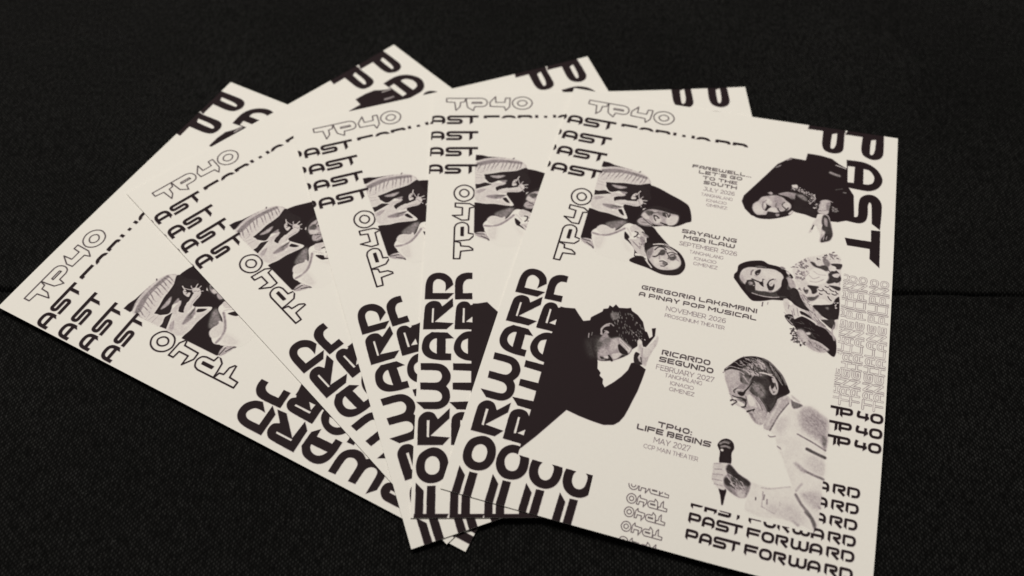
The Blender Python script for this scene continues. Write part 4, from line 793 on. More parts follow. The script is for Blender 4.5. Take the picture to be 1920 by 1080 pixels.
['k',0.8,1.1,0.37,[121.63,159.31,124.47,160.23,128.04,161.21]],
['k',0.5,0.55,0.27,[117.83,154.44,123.41,156.47,127.89,158.48]],
['k',0.6,0.82,0.41,[120.42,167.2,124.62,168.42,128.34,169.23]],
['k',0.3,1.37,0.64,[118.55,165.79,121.49,167.69]],
['p',0.14,1.48,[122.91,161.74,127.79,162.84,127.95,168,122.7,166.28]],
['k',0.55,0.91,0.41,[119.64,176.89,122.2,180.2,125.17,183,127.25,187.02]],
['k',0.65,1.1,0.46,[123.77,182.29,125.76,183.91,127.14,186.01]],
['k',0.42,0.64,0.32,[122.42,176.22,125.94,177.88,128.2,179.82]],
['p',0.22,1.48,[121.73,176.02,127.93,174.54,127.85,180.26,124.8,179.57]],
['k',0.3,1.01,0.55,[117.57,183.45,119.52,185.77,121.69,187.32]],
['k',0.25,0.73,0.37,[119.65,175.45,121.34,172.5]],
['p',0.14,1.85,[109.78,183.26,119.6,180.83,123.54,186.18,115.18,185.79]],
['k',0.2,0.46,0.27,[107.95,177.25,110.99,176.86,117.51,174.52]],
['p',0.24,0.37,[111.48,140.11,113.82,141.18,113.34,143.26,110.33,148.84,108.22,154.91,105.72,154.75,106.53,149.78,109.04,143.9]],
['k',0.6,0.5,0.23,[113.42,143.04,111.79,146.07,110.36,149.03,108.1,155.33]],
['k',0.15,0.73,0.37,[110.35,142.77,108.21,148.96,107,153.64]],
['p',0.6,0.37,[114.07,141.45,115.26,141.98,118.47,142.76,115.39,144.79]],
['p',0.2,0.62,[113.92,139.44,117.74,141.8,115.18,141.19]],
['k',0.5,0.37,0.23,[107.82,157.36,108.57,157.75,110.26,157.14]],
['k',0.55,0.41,0.23,[111.78,161.01,112.31,161.07]],
['k',0.4,0.41,0.23,[111.39,160.72,112.71,161.54]],
['p',0.93,0.18,[88.67,135.05,90.69,132.15,93.62,129,96.38,127.29,100.01,126.51,103.46,127.4,107.48,130.29,110.36,133.2,112.57,136.86,113.23,138.98,109.56,142.14,108.39,144.47,106.63,147.74,104.95,145.73,101.6,142.06,99.32,141.39,98.25,138.74,94.6,136.29,93.96,134.32,90.62,134.33,88.97,135.83]],
['p',0.7,0.86,[96.01,132.94,99.99,129.34,104.75,132.03,107.97,134.63,105.89,135.56,100.83,135.98,97.76,135.06]],
['l',0.2,0.45,34,0.32,2.74,0.6,[95.9,132.11,99.89,128.5,105.51,132.27,108.11,135.86,101.49,135.39,97.05,135.24]],
['k',0.25,0.5,0.18,[100.46,133.1,104.13,133.03,107.22,134.39]],
['k',0.3,0.41,0.18,[96.03,133.15,97.64,131.23,98.97,130.03]],
['k',0.35,0.46,0.23,[89.21,134.91,92.42,133.86,95.84,134.48,97.41,135.15]],
['k',0.25,0.41,0.18,[88.79,135.88,90.53,133.7]],
['p',0.24,0.31,[89.21,136.2,91.04,134.65,93.96,134.32,94.66,136.7,97.89,138.83,98.72,142.37,102.1,143.17,106.29,147.83,106.05,151.1,105.29,153.55,103.12,153.9,101.13,152.34,99.77,150.27,97.07,149.03,94.39,148.01,92.82,145.96,91.95,143.7,90.42,140.76]],
['p',0.55,1.11,[93.84,134.78,97.41,135.15,99.58,137.14,98.15,139.39,95.42,138.2]],
['p',0.78,1.23,[99.49,138.43,101.99,136.53,106.42,140.03,108.32,143.26,106.83,147.89,104.1,144.72,100.89,142.24]],
['p',0.12,0.99,[98.53,143.66,101.15,144.23,104,146.78,105.49,150.04,104.5,150.69,101.56,147.4]],
['p',0.35,0.86,[99.77,150.27,103.11,151.04,105.13,152.92,103.09,153.63]],
['l',0.5,0.8,14,0.27,3.2,0.75,[100.84,141.84,106.44,146.17,106.13,149.48,102.4,145.55]],
['p',0.14,0.86,[89.48,136.77,92.29,135.61,94.28,139.33,91.13,140.57]],
['p',0.45,0.86,[91.6,141.29,93.55,142.04,93.12,144.23,91.95,143.7]],
['p',0.95,0.23,[95.08,142.98,96.78,141.54,98.17,140.43,97.24,143.58,95.66,144.07]],
['k',0.88,0.41,0.14,[96.63,143.11,98.1,140.45,99.62,137.47]],
['p',0.72,0.49,[93.18,145.12,95.76,144.78,98.46,145.33,98.44,147.86,96.05,146.85,94.12,146.11]],
['k',0.82,0.41,0.18,[92.74,147.21,93.81,146.52,94.79,147.01,93.6,148.83]],
['k',0.85,0.41,0.18,[96.82,148.52,98.12,148.76]],
['k',0.65,0.5,0.23,[93.24,142.95,94.03,141.5,95.1,141.3]],
['p',0.06,0.37,[94.25,147.02,97.61,147.67,97.01,148.56,95.1,147.91]],
['p',0.08,0.37,[97.77,143.44,98.55,142.42,98.99,144.37,98.28,144.55]],
['k',0.82,0.55,0.18,[99.21,150.1,100.39,149.51,101.55,148.7]],
['k',0.5,0.41,0.23,[99.97,150.43,101.05,150.43]],
['k',0.7,0.32,0.14,[92.06,144.5,93.18,144.63]],
['p',0.2,0.25,[105.43,137.78,106.43,135.43,107.49,133.57,108.87,136.09,109.19,138.93,108.4,140.86,106.82,140.34]],
['p',0.88,0.31,[105.89,135.56,107.44,135.69,107.27,137.32,106.43,138.57]],
['k',0.6,0.37,0.18,[107.64,138.06,108.14,139.19]],
['p',0.95,0.23,[108.87,136.09,110.85,134.35,112.87,138.04,110.12,140.77]],
['p',1,0.2,[88.82,135.11,90.32,132.8,93.01,129.4,95.12,127.77,98.65,126.79,101.28,126.6,104.33,127.32,107.57,129.79,110.13,132.39,112.08,136.04,112.43,139.28,109.77,140.66,108.9,144.16,106.84,148.27,103.92,145.39,98.9,141.53,95.27,138.74,94.31,134.07]],
['p',0.62,1.1,[94.26,133.7,98.39,129.96,101.41,127.66,103.87,128.97,106.26,132.58,105.03,133.26,101.27,134.58,98.05,135.01,95.46,135.29]],
['l',0.15,0.4,40,0.28,1.79,0.55,[95.9,133.66,98.39,129.96,101.13,128.11,104.05,130.46,103.77,133.58,99.73,135.34]],
['l',0.85,0.98,26,0.24,1.63,0.6,[95.9,133.66,98.39,129.96,102.41,127.79,104.86,131.79,101.37,135.31]],
['k',0.2,0.49,0.2,[102.04,132.87,104.33,132.87,106.28,132.77]],
['k',0.25,0.41,0.2,[97.43,130.2,98.85,131,99.59,131.58]],
['k',0.25,0.41,0.2,[100.22,128.73,101.64,129.53,102.5,131.23]],
['k',0.3,0.37,0.2,[99.23,133.95,101.27,134.58]],
['k',0.35,0.41,0.2,[95.53,133.37,97.54,133.62,98.32,134.56]],
['p',0.3,0.55,[89.19,135.39,91.01,134.15,94.33,134.25,94.64,137.77,96.63,139.14,99.48,138.41,98.95,141.89,101.69,143.04,104.86,145.16,106.3,149.12,105.24,153.29,103.72,153.85,100.78,150.87,99.93,149.29,97.57,148.45,94.15,147.16,92.59,145.37,91.14,142.05,89.6,138.7]],
['p',0.2,1.43,[89.62,136.04,93.4,134.68,94,139.06,91.3,140.89]],
['p',0.62,0.99,[94.45,135.17,97.47,135.54,99.33,137.32,98.31,139.46,96.27,138.86]],
['k',0.25,0.41,0.33,[95.88,135.94,97.8,138.09]],
['k',0.3,0.41,0.33,[98.16,138.37,99.59,134.24]],
['p',0.2,1.1,[93.14,142.27,95.32,139.1,97.04,139.78,95.18,142.85]],
['p',0.14,1.32,[98.51,143.47,101.74,143.39,103.79,146.88,101.08,148.28,99.25,146.58]],
['p',0.75,1.65,[99.6,136.88,101.32,134.94,104.53,134.52,105.81,139.8,108.61,141.68,106.79,147.93,104.28,145.67,101.74,143.39,99.27,141.81,99.14,139.62]],
['p',0.85,1.32,[102.68,140.58,105.85,140.16,108.61,141.68,107.06,147.5,104.86,145.16]],
['p',0.55,1.1,[100.74,138.09,103.44,138.91,104.33,140.9,102.09,141.1]],
['l',0.5,0.7,12,0.33,2.44,0.9,[99.84,138.69,103.67,138.11,104.69,141.18,101.51,141.61]],
['k',0.4,0.57,0.41,[102.36,143.23,104.23,145.32,105.87,148.16]],
['k',0.55,0.49,0.41,[103.35,143.35,105.25,145.79]],
['k',0.35,0.49,0.41,[102.05,145.86,104.14,149.66,105.24,150.81]],
['p',0.22,1.21,[101.36,150.37,104.36,148.89,105.64,151.42,104.29,153.35]],
['k',0.45,0.57,0.41,[100.74,150.52,102.29,152.62]],
['p',0.97,0.24,[94.78,143.51,95.47,142.6,96.75,142.45,97.71,141.1,97.26,143.79,96.03,144.29]],
['k',0.95,0.53,0.16,[96.85,143.16,98.4,140.18,99.54,137.65]],
['k',0.6,0.49,0.33,[93.6,143.26,93.77,142.11,94.93,141.06]],
['k',0.6,0.41,0.33,[94.55,143.02,96.07,142.25]],
['p',0.6,0.49,[94.5,145.05,96.12,145,98.16,145.21,98.31,146.81,97.15,146.57,95.59,145.87]],
['k',0.85,0.33,0.2,[95.16,145.07,96.77,145.02,98.28,145.37]],
['k',0.85,0.37,0.2,[97.81,145.49,98.37,146.8,97.99,147.99]],
['k',0.85,0.37,0.16,[92.66,147,94.05,146.45,94.96,147.13,93.67,148.37]],
['p',0.05,0.33,[94.73,146.64,96.03,146.67,98.09,147.6,96.89,148.27,95.5,147.54]],
['k',0.95,0.45,0.16,[97.12,148.75,98.03,148.33]],
['k',0.75,0.33,0.2,[93.23,148.67,93.36,148.45]],
['p',0.08,0.38,[93.32,145.91,94.6,145.76,94.1,146.81]],
['k',0.6,0.33,0.2,[97.93,143.99,98.94,146.65]],
['k',0.92,0.41,0.16,[89.01,135.25,91.14,133.93,93.95,133.85]],
['k',0.25,0.37,0.16,[88.79,136.07,91.09,134.71,94.36,134.43,96.1,135.13]],
['k',0.3,0.24,0.12,[89.09,134.65,90.53,133.13,93.52,133.12,95.85,133.29]],
['k',0.5,0.33,0.16,[88.34,136.38,89.22,135.57]],
['l',0.12,0.35,16,0.24,1.87,0.7,[96.49,133.13,101.05,132.74,102.18,133.97,98.01,134.64]],
['l',0.1,0.3,10,0.24,2.03,1,[100.49,128.27,103.19,128.76,104.09,130.84,101.45,130.73]],
['l',0.9,1,12,0.24,1.63,0.8,[97.62,131.69,103.37,130.25,104.99,132.9,98.96,134.4]],
['k',0.1,0.41,0.16,[101.72,132.87,103.36,132.92,105.66,133.03]],
['k',0.12,0.28,0.12,[105.03,133.26,106.71,133.68,107.82,134.84]],
['l',0.3,0.6,26,0.24,2.03,0.5,[91.66,131.68,95.19,128.26,100.35,127.15,103.74,127.85,102,129.82,95.66,131.81]],
['l',0.45,0.7,16,0.28,2.44,1,[104.46,128.44,107.67,130.72,110.61,133.78,111.36,137.7,109.2,135.62,106.13,131.48]],
['k',0.55,0.57,0.49,[101.97,126.82,104.72,127.8,107.61,130.16,109.99,132.61,111.73,135.75]],
['p',0.9,0.57,[99.85,136.26,102,135.15,105.29,135.46,105.64,138.36,106.68,140.32,108.56,141.33,107.2,146.03,106.64,147.96,104.99,146.22,103.43,144.06,103.39,141.14,101.24,139.46]],
['p',0.5,0.99,[100.11,138.25,102.68,137.98,104.6,140.47,103.97,143.2,101.46,141.25]],
['l',0.55,0.75,12,0.24,2.44,0.9,[100.69,137.73,103.31,137.82,104.69,141.18,101.73,140.82]],
['k',0.35,0.37,0.2,[102.41,143.59,104.23,145.32,105.82,147.81]],
['k',0.75,0.37,0.2,[103.35,143.35,105.25,145.79,106.29,147.69]],
['k',0.25,0.37,0.2,[102.19,144.38,104.1,146.8,105.38,149.35]],
['k',0.6,0.28,0.16,[101.47,143.82,103.34,145.9,104.58,148.12]],
['p',0.07,0.55,[98.51,143.47,100.13,143.43,101.43,146.02,100.68,147.66,99.25,146.58]],
['k',0.92,0.33,0.12,[93.02,144.89,94.53,145.23,96.15,145.18,98.33,145.72]],
['k',0.92,0.33,0.12,[93.08,146.52,94.23,146.59,95.11,147.09]],
['k',0.08,0.33,0.12,[93.64,145.83,94.95,145.93]],
['p',0.06,0.22,[95.43,147.01,96.7,146.86,97.78,147.68,96.56,148.17]],
['k',0.95,0.37,0.12,[97.03,145.69,98.33,146.45,98.34,148.26]],
['k',0.9,0.33,0.12,[93.65,143.62,93.21,142.81,94.06,141.85]],
['p',0.45,0.44,[95.1,139.9,97.31,139.34,97.19,140.86,95.03,141.78]],
['k',0.92,0.49,0.16,[99.2,149.84,100.55,149.13,101.68,148.42]],
['k',0.6,0.41,0.24,[100.43,150.6,101.07,150.62]],
['k',0.3,0.33,0.24,[100.68,147.66,102.32,147.97,103.21,149.9]],
['k',0.9,0.33,0.16,[101.37,149.29,101.48,148.9]],
['p',0.22,0.27,[105.8,138.32,106.64,135.88,106.27,134.09,108.13,134.76,109.09,137.51,108.91,140.14,107.57,141.02,106.48,140]],
['p',0.95,0.24,[106.01,136.03,107.31,136.08,107.64,137.49,106.67,138.85]],
['k',0.9,0.37,0.16,[107.63,136.01,108.55,138.38]],
['k',0.55,0.37,0.2,[106.62,138.49,107.77,140.05]],
['k',0.75,0.33,0.2,[107.46,140.13,108.04,139.62]],
['k',0.3,0.37,0.2,[105.67,133.11,107.37,133.82,108.53,135.41]],
['k',0.95,0.49,0.2,[107.69,133.74,109.28,136.35]],
['p',0.98,0.14,[90.66,165.25,91.85,163.2,93.68,162.29,95.74,162.95,96.68,165.21,96.05,167.48,96.28,171.39,92.5,172.08,91.91,167.8,91.23,166.64]],
['k',0.5,0.73,0.32,[91.46,164.85,92.67,163.87,94.44,163.8]],
['k',0.5,0.73,0.37,[92.07,165.84,93.59,165.25,95.04,165.45]],
['k',0.05,0.91,0.27,[92.43,167.02,92.65,167.03]],
['k',0.7,0.37,0.18,[92.91,163.11,95.08,163.32]],
['p',1,0.14,[93.53,180.91,96.16,181.02,96.11,183.56,95.88,186.56,95.35,186.7,94.49,183.63]],
['p',0.12,0.25,[90.63,172.58,95.91,171.3,96.51,172.45,94.86,173.63,95.52,175.69,94.84,178.08,95.73,181.13,93.22,181.14,91.59,179.67,90.56,178.11,90.57,175.51]],
['k',0.35,0.32,0.23,[91.13,174.61,93.53,174.17]],
['k',0.3,0.32,0.23,[90.74,176.58,94.17,176.04]],
['k',0.35,0.32,0.23,[90.86,178.4,94.17,178.25]],
['k',0.35,0.32,0.23,[91.81,179.98,94.44,180.01]],
['k',0.3,0.37,0.27,[90.65,172.68,92.86,172.1]],
['p',0.5,0.37,[96.01,171.46,99.51,174.28,103.98,176.44,103.35,181.68,102.1,182.54,100.03,182.54,97.06,181.21,95.15,179.64,94.84,176.97,95.63,175.29,94.76,173.47]],
['p',0.92,0.46,[96.03,171.64,99.51,174.28,103.91,176.38,103.16,177.93,99.87,176.76,96.14,175.15,95.19,173.54]],
['p',0.9,0.46,[94.9,177.33,96.36,176.57,99.46,178.7,98.17,179.4,95.73,179.31]],
['k',0.2,0.37,0.18,[95.77,176.17,97.19,177.46,98.29,179]],
['k',0.2,0.32,0.18,[96.14,175.15,98.37,176.05,101.31,177.12]],
['l',0.75,0.95,18,0.32,2.74,0.75,[95.98,174.08,103.37,176.96,102.82,180.37,98.39,180.8]],
['p',0.2,0.62,[99.72,180.45,102.72,179.68,102.4,182.28,100.34,182.28]],
['l',0.15,0.3,10,0.27,2.29,0.7,[97.52,177.37,102.9,178.54,101.92,181.33,98.72,180.71]],
['k',0.75,0.41,0.18,[106.54,181.22,106.55,182.01]],
['k',0.6,0.46,0.23,[109.3,179.63,109.18,181.27]],
['k',0.45,0.46,0.23,[110.36,180.97,110.5,182.54]],
['k',0.3,0.32,0.18,[108.67,178.52,108.94,183.83]],
['k',0.25,0.37,0.23,[108.78,183.87,113.35,185.19]],
['k',0.2,0.37,0.27,[114.67,180.97,114.96,181.97]]],
}

# ------------------------------------------------------------------ painting the print (all in millimetres of the flyer)
RES = 0.15
class Canvas:
    def __init__(s, u0, v0, u1, v1, sub=2):
        u0, v0 = round((u0+9)/RES)*RES-9, round((v0+9)/RES)*RES-9      # one common raster
        s.u0, s.v0, s.sub = u0, v0, sub; s.st = RES/sub
        s.nx = int(round((u1-u0)/RES))*sub; s.ny = int(round((v1-v0)/RES))*sub
        s.a = np.zeros((s.ny, s.nx), np.float32)
    def box(s, pts, pad):
        p = np.asarray(pts); x0, y0 = p.min(0) - pad; x1, y1 = p.max(0) + pad
        i0 = max(0, int((x0-s.u0)/s.st)-1); i1 = min(s.nx, int((x1-s.u0)/s.st)+2)
        j0 = max(0, int((y0-s.v0)/s.st)-1); j1 = min(s.ny, int((y1-s.v0)/s.st)+2)
        return i0, i1, j0, j1
    def axes(s, i0, i1, j0, j1):
        return s.u0 + (np.arange(i0, i1)+.5)*s.st, s.v0 + (np.arange(j0, j1)+.5)*s.st
    def mask(s, rings, bx):
        gx, gy = s.axes(*bx)
        m = np.zeros((len(gy), len(gx)), bool)
        for ring in rings:
            n = len(ring)
            for k in range(n):
                (xa, ya), (xb, yb) = ring[k], ring[(k+1) % n]
                if ya == yb: continue
                rows = np.nonzero((gy >= min(ya, yb)) & (gy < max(ya, yb)))[0]
                if len(rows) == 0: continue
                xi = xa + (gy[rows]-ya)*(xb-xa)/(yb-ya)
                m[rows] ^= gx[None, :] > xi[:, None]
        return m
    def blur(s, m, mm):
        sg = mm/s.st/2.2
        if sg < 0.4: return m
        r = int(3*sg)+1; k = np.exp(-.5*(np.arange(-r, r+1)/sg)**2); k = (k/k.sum()).astype(np.float32)
        for ax in (0, 1):
            q = np.pad(m, [(r, r) if i == ax else (0, 0) for i in (0, 1)])
            out = np.zeros_like(m)
            for t, w in enumerate(k):
                out += w*(q[t:t+m.shape[0]] if ax == 0 else q[:, t:t+m.shape[1]])
            m = out
        return m
    def fill(s, rings, tone, blur=0.0):
        bx = s.box([p for r in rings for p in r], blur*1.6)
        i0, i1, j0, j1 = bx
        if i1 <= i0 or j1 <= j0: return
        m = s.mask(rings, bx).astype(np.float32)
        if blur > 0: m = s.blur(m, blur)
        v = s.a[j0:j1, i0:i1]; v += (tone - v)*m
    def line(s, pts, w, tone, blur=0.0, caps=True):
        pts = [np.array(p, float) for p in pts]
        bx = s.box(pts, w + blur*1.6); i0, i1, j0, j1 = bx
        if i1 <= i0 or j1 <= j0: return
        gx, gy = s.axes(*bx); X, Y = np.meshgrid(gx, gy)
        m = np.zeros(X.shape, bool)
        for k in range(len(pts)-1):
            a, b = pts[k], pts[k+1]; d = b-a; L2 = d@d
            if L2 < 1e-9: continue
            t = ((X-a[0])*d[0] + (Y-a[1])*d[1])/L2
            e = np.abs((X-a[0])*d[1] - (Y-a[1])*d[0])/math.sqrt(L2)
            m |= (t >= 0) & (t <= 1) & (e <= w/2)
        for k, p in enumerate(pts):
            if caps or 0 < k < len(pts)-1: m |= (X-p[0])**2 + (Y-p[1])**2 <= w*w/4
        m = m.astype(np.float32)
        if blur > 0: m = s.blur(m, blur)
        v = s.a[j0:j1, i0:i1]; v += (tone - v)*m
    def clear(s, u0, v0, u1, v1):
        i0, i1 = [min(s.nx, max(0, int(round((q-s.u0)/s.st)))) for q in (u0, u1)]
        j0, j1 = [min(s.ny, max(0, int(round((q-s.v0)/s.st)))) for q in (v0, v1)]
        s.a[j0:j1, i0:i1] = 0
    def down(s):
        return s.a.reshape(s.ny//s.sub, s.sub, s.nx//s.sub, s.sub).mean((1, 3))

def curve(pts, closed=True, n=6):
    """control points; a third value marks a smooth point, the others are corners"""
    P = [np.array(p[:2], float) for p in pts]; sm = [len(p) > 2 for p in pts]; N = len(P); out = []
    for i in range(N if closed else N-1):
        j = (i+1) % N; a, b = P[i], P[j]
        if not (sm[i] or sm[j]): out.append(tuple(a)); continue
        ta = (b - P[i-1])*.5 if sm[i] and (closed or i > 0) else (b-a)
        tb = (P[(j+1) % N] - a)*.5 if sm[j] and (closed or j < N-1) else (b-a)
        ln = np.linalg.norm(b-a)
        for t in (ta, tb):
            q = np.linalg.norm(t)
            if q > 1.3*ln: t *= 1.3*ln/q
        for k in range(n):
            t = k/n; t2 = t*t; t3 = t2*t
            out.append(tuple((2*t3-3*t2+1)*a + (t3-2*t2+t)*ta + (-2*t3+3*t2)*b + (t3-t2)*tb))
    if not closed: out.append(tuple(P[-1]))
    return out

def round_path(pts, r, n=5):
    """polyline with rounded inner corners"""
    pts = [np.array(p, float) for p in pts]; out = [pts[0]]
    for i in range(1, len(pts)-1):
        rr = r[i-1] if isinstance(r, (list, tuple)) else r
        p, a, b = pts[i], pts[i-1]-pts[i], pts[i+1]-pts[i]
        la, lb = np.linalg.norm(a), np.linalg.norm(b)
        q = min(rr, la*.98 if i == 1 else la*.5, lb*.98 if i == len(pts)-2 else lb*.5)
        if q < 1e-4: out.append(p); continue
        A = p + a/la*q; B = p + b/lb*q
        for k in range(n+1):
            t = k/n; out.append((1-t)**2*A + 2*t*(1-t)*p + t*t*B)
    out.append(pts[-1])
    return out

# wide display face: width, strokes (points, corner radius), pointed feet (x, left/right)
q = .12
WIDE = {
 'A': (1.2, [([(q,1),(q,q),(1.08,q),(1.08,.86)], .42), ([(q,.64),(1.08,.64)], 0)], [(1.08,'l')]),
 'B': (1.2, [([(q,.86),(q,q),(1.08,q),(1.08,.88),(.5,.88)], [0,.2,.2]), ([(q,.5),(1.08,.5)], 0)], [(q,'r')]),
 'C': (1.2, [([(1.2,q),(q,q),(q,.88),(1.15,.88)], .3)], []),
 'D': (1.2, [([(q,.86),(q,q),(1.08,q),(1.08,.88),(.42,.88)], [0,.36,.36])], [(q,'r')]),
 'E': (1.2, [([(1.2,q),(q,q),(q,.88),(1.2,.88)], 0), ([(q,.5),(1.1,.5)], 0)], []),
 'F': (1.28, [([(1.28,q),(q,q),(q,.8)], 0), ([(q,.5),(1.18,.5)], 0)], [(q,'r')]),
 'G': (1.2, [([(1.2,q),(q,q),(q,.88),(1.08,.88),(1.08,.52),(.55,.52)], [.36,.36,0,0])], []),
 'H': (1.2, [([(q,0),(q,1)], 0), ([(1.08,0),(1.08,1)], 0), ([(q,.5),(1.08,.5)], 0)], []),
 'I': (.24, [([(q,0),(q,1)], 0)], []),
 'K': (1.2, [([(q,0),(q,1)], 0), ([(1.05,0),(.85,.5),(q,.5)], 0), ([(.85,.5),(1.08,1)], 0)], []),
 'L': (1.15, [([(q,0),(q,.88),(1.15,.88)], .12)], []),
 'M': (1.4, [([(q,1),(q,.08),(.7,.62),(1.28,.08),(1.28,1)], 0)], []),
 'N': (1.2, [([(q,1),(q,.08),(1.08,.92),(1.08,0)], 0)], []),
 'O': (1.2, [([(.6,q),(1.08,q),(1.08,.88),(q,.88),(q,q),(.6,q)], .46)], []),
 'P': (1.2, [([(q,.82),(q,q),(1.08,q),(1.08,.6),(q,.6)], [0,.22,.22])], [(q,'r')]),
 'R': (1.2, [([(q,.82),(q,q),(1.06,q),(1.06,.5),(.45,.5)], [0,.18,.18]), ([(.5,.5),(1.12,1)], 0)], [(q,'r')]),
 'S': (1.3, [([(1.3,q),(.14,q),(.14,.5),(1.16,.5),(1.16,.88),(.02,.88)], .19)], []),
 'T': (1.25, [([(0,q),(1.25,q)], 0), ([(.68,q),(.68,.82)], 0)], [(.68,'l')]),
 'U': (1.2, [([(q,0),(q,.88),(1.08,.88),(1.08,0)], .42)], []),
 'W': (1.68, [([(q,0),(q,.88),(.84,.88),(.84,.1)], .34), ([(.84,.3),(.84,.88),(1.56,.88),(1.56,0)], .34)], []),
 'Y': (1.2, [([(.1,0),(.6,.58),(1.1,0)], .1), ([(.6,.5),(.6,1)], 0)], []),
 '4': (1.15, [([(.22,.02),(.12,.3),(.12,.62),(1.15,.62)], .1), ([(.9,.14),(.9,.82)], 0)], [(.9,'l')]),
 ':': (.24, [([(q,.36),(q,.58)], 0), ([(q,.79),(q,1)], 0)], []),
 '.': (.24, [([(q,.84),(q,1)], 0)], []),
 "'": (.24, [([(q,0),(q,.25)], 0)], []),
}
WIDE['0'] = WIDE['O']
# plain geometric sans for dates and theatres
SANS = {
 'A': (.84, [[(0,1),(.42,0),(.84,1)], [(.15,.68),(.69,.68)]]), 'B': (.66, [[(0,0),(.4,0),(.56,.08),(.58,.25),(.55,.4),(.4,.48),(0,.48)], [(.4,.48),(.6,.55),(.66,.74),(.58,.93),(.4,1),(0,1),(0,0)]]),
 'C': (.82, [[(.8,.2),(.66,.05),(.46,0),(.22,.07),(.05,.28),(0,.5),(.05,.72),(.22,.93),(.46,1),(.66,.95),(.8,.8)]]),
 'E': (.6, [[(.6,0),(0,0),(0,1),(.6,1)], [(0,.48),(.53,.48)]]), 'F': (.6, [[(.6,0),(0,0),(0,1)], [(0,.5),(.53,.5)]]),
 'G': (.86, [[(.8,.18),(.66,.05),(.46,0),(.22,.07),(.05,.28),(0,.5),(.05,.72),(.22,.93),(.46,1),(.68,.95),(.82,.82),(.82,.52)]]),
 'H': (.76, [[(0,0),(0,1)], [(.76,0),(.76,1)], [(0,.48),(.76,.48)]]), 'I': (.04, [[(.02,0),(.02,1)]]),
 'J': (.46, [[(.1,0),(.46,0),(.46,.7),(.4,.92),(.22,1),(.08,.95),(0,.85)]]), 'L': (.56, [[(0,0),(0,1),(.56,1)]]),
 'M': (.92, [[(0,1),(0,0),(.46,.7),(.92,0),(.92,1)]]), 'N': (.76, [[(0,1),(0,0),(.76,1),(.76,0)]]),
 'O': (.96, [[(.48,0),(.72,.06),(.9,.25),(.96,.5),(.9,.75),(.72,.94),(.48,1),(.24,.94),(.06,.75),(0,.5),(.06,.25),(.24,.06),(.48,0)]]),
 'P': (.64, [[(0,1),(0,0),(.36,0),(.56,.08),(.64,.32),(.56,.56),(.36,.64),(0,.64)]]),
 'R': (.66, [[(0,1),(0,0),(.36,0),(.56,.08),(.64,.32),(.56,.56),(.36,.64),(0,.64)], [(.36,.64),(.66,1)]]),
 'S': (.6, [[(.56,.12),(.4,.01),(.2,.02),(.05,.14),(.06,.34),(.25,.46),(.45,.54),(.58,.66),(.58,.86),(.42,.98),(.2,.99),(0,.86)]]),
 'T': (.7, [[(0,0),(.7,0)], [(.35,0),(.35,1)]]), 'U': (.74, [[(0,0),(0,.58),(.06,.84),(.2,.97),(.37,1),(.54,.97),(.68,.84),(.74,.58),(.74,0)]]),
 'V': (.84, [[(0,0),(.42,1),(.84,0)]]), 'Y': (.76, [[(0,0),(.38,.6),(.76,0)], [(.38,.6),(.38,1)]]), 'Z': (.68, [[(0,0),(.68,0),(0,1),(.68,1)]]),
 '0': (.66, [[(.33,0),(.53,.1),(.64,.32),(.66,.5),(.64,.68),(.53,.9),(.33,1),(.13,.9),(.02,.68),(0,.5),(.02,.32),(.13,.1),(.33,0)]]),
 '2': (.58, [[(.02,.18),(.12,.04),(.3,0),(.48,.06),(.55,.24),(.48,.44),(0,1),(.58,1)]]),
 '6': (.62, [[(.56,.06),(.4,0),(.2,.06),(.05,.25),(0,.55),(.06,.85),(.2,.98),(.34,1),(.5,.96),(.61,.8),(.62,.66),(.55,.5),(.4,.4),(.22,.42),(.08,.54),(.02,.68)]]),
 '7': (.58, [[(0,.14),(0,0),(.58,0),(.16,1)]]),
}
# outlined logo letters (cap height 1)
LOGO = [
 [[(0,0),(1.1,0),(1.02,.3),(.8,.34),(.77,.72),(.55,1.0),(.47,.34),(0,.3)]],
 [[(1.12,0),(2.0,0),(2.22,.1,1),(2.33,.36,1),(2.24,.6,1),(2.05,.69),(1.62,.69),(1.54,1.02),(1.2,.74),(1.14,.3)], [(1.48,.33),(2.0,.33),(2.02,.43),(1.46,.43)]],
 [[(2.8,-.12),(2.48,.34),(2.5,.68),(3.3,.72),(3.38,1.02),(3.6,.72),(3.64,0),(3.38,0),(3.33,.36),(2.82,.36)]],
 [[(4.34,-.08,1),(4.72,.06,1),(4.9,.42,1),(4.72,.8,1),(4.34,.94,1),(3.94,.8,1),(3.76,.42,1),(3.94,.06,1)], [(4.34,.2,1),(4.52,.27,1),(4.6,.43,1),(4.5,.6,1),(4.32,.67,1),(4.14,.6,1),(4.06,.43,1),(4.16,.27,1)]],
]

def frame(org, ang, hs, cap):
    """map letter space (x along, y down) to the flyer; ang 0 across, 90 reading up, -90 reading down, 180 upside down"""
    c, s = round(math.cos(math.radians(ang))), round(math.sin(math.radians(ang)))
    return lambda x, y: (org[0] + c*x*hs + s*y*cap, org[1] - s*x*hs + c*y*cap)

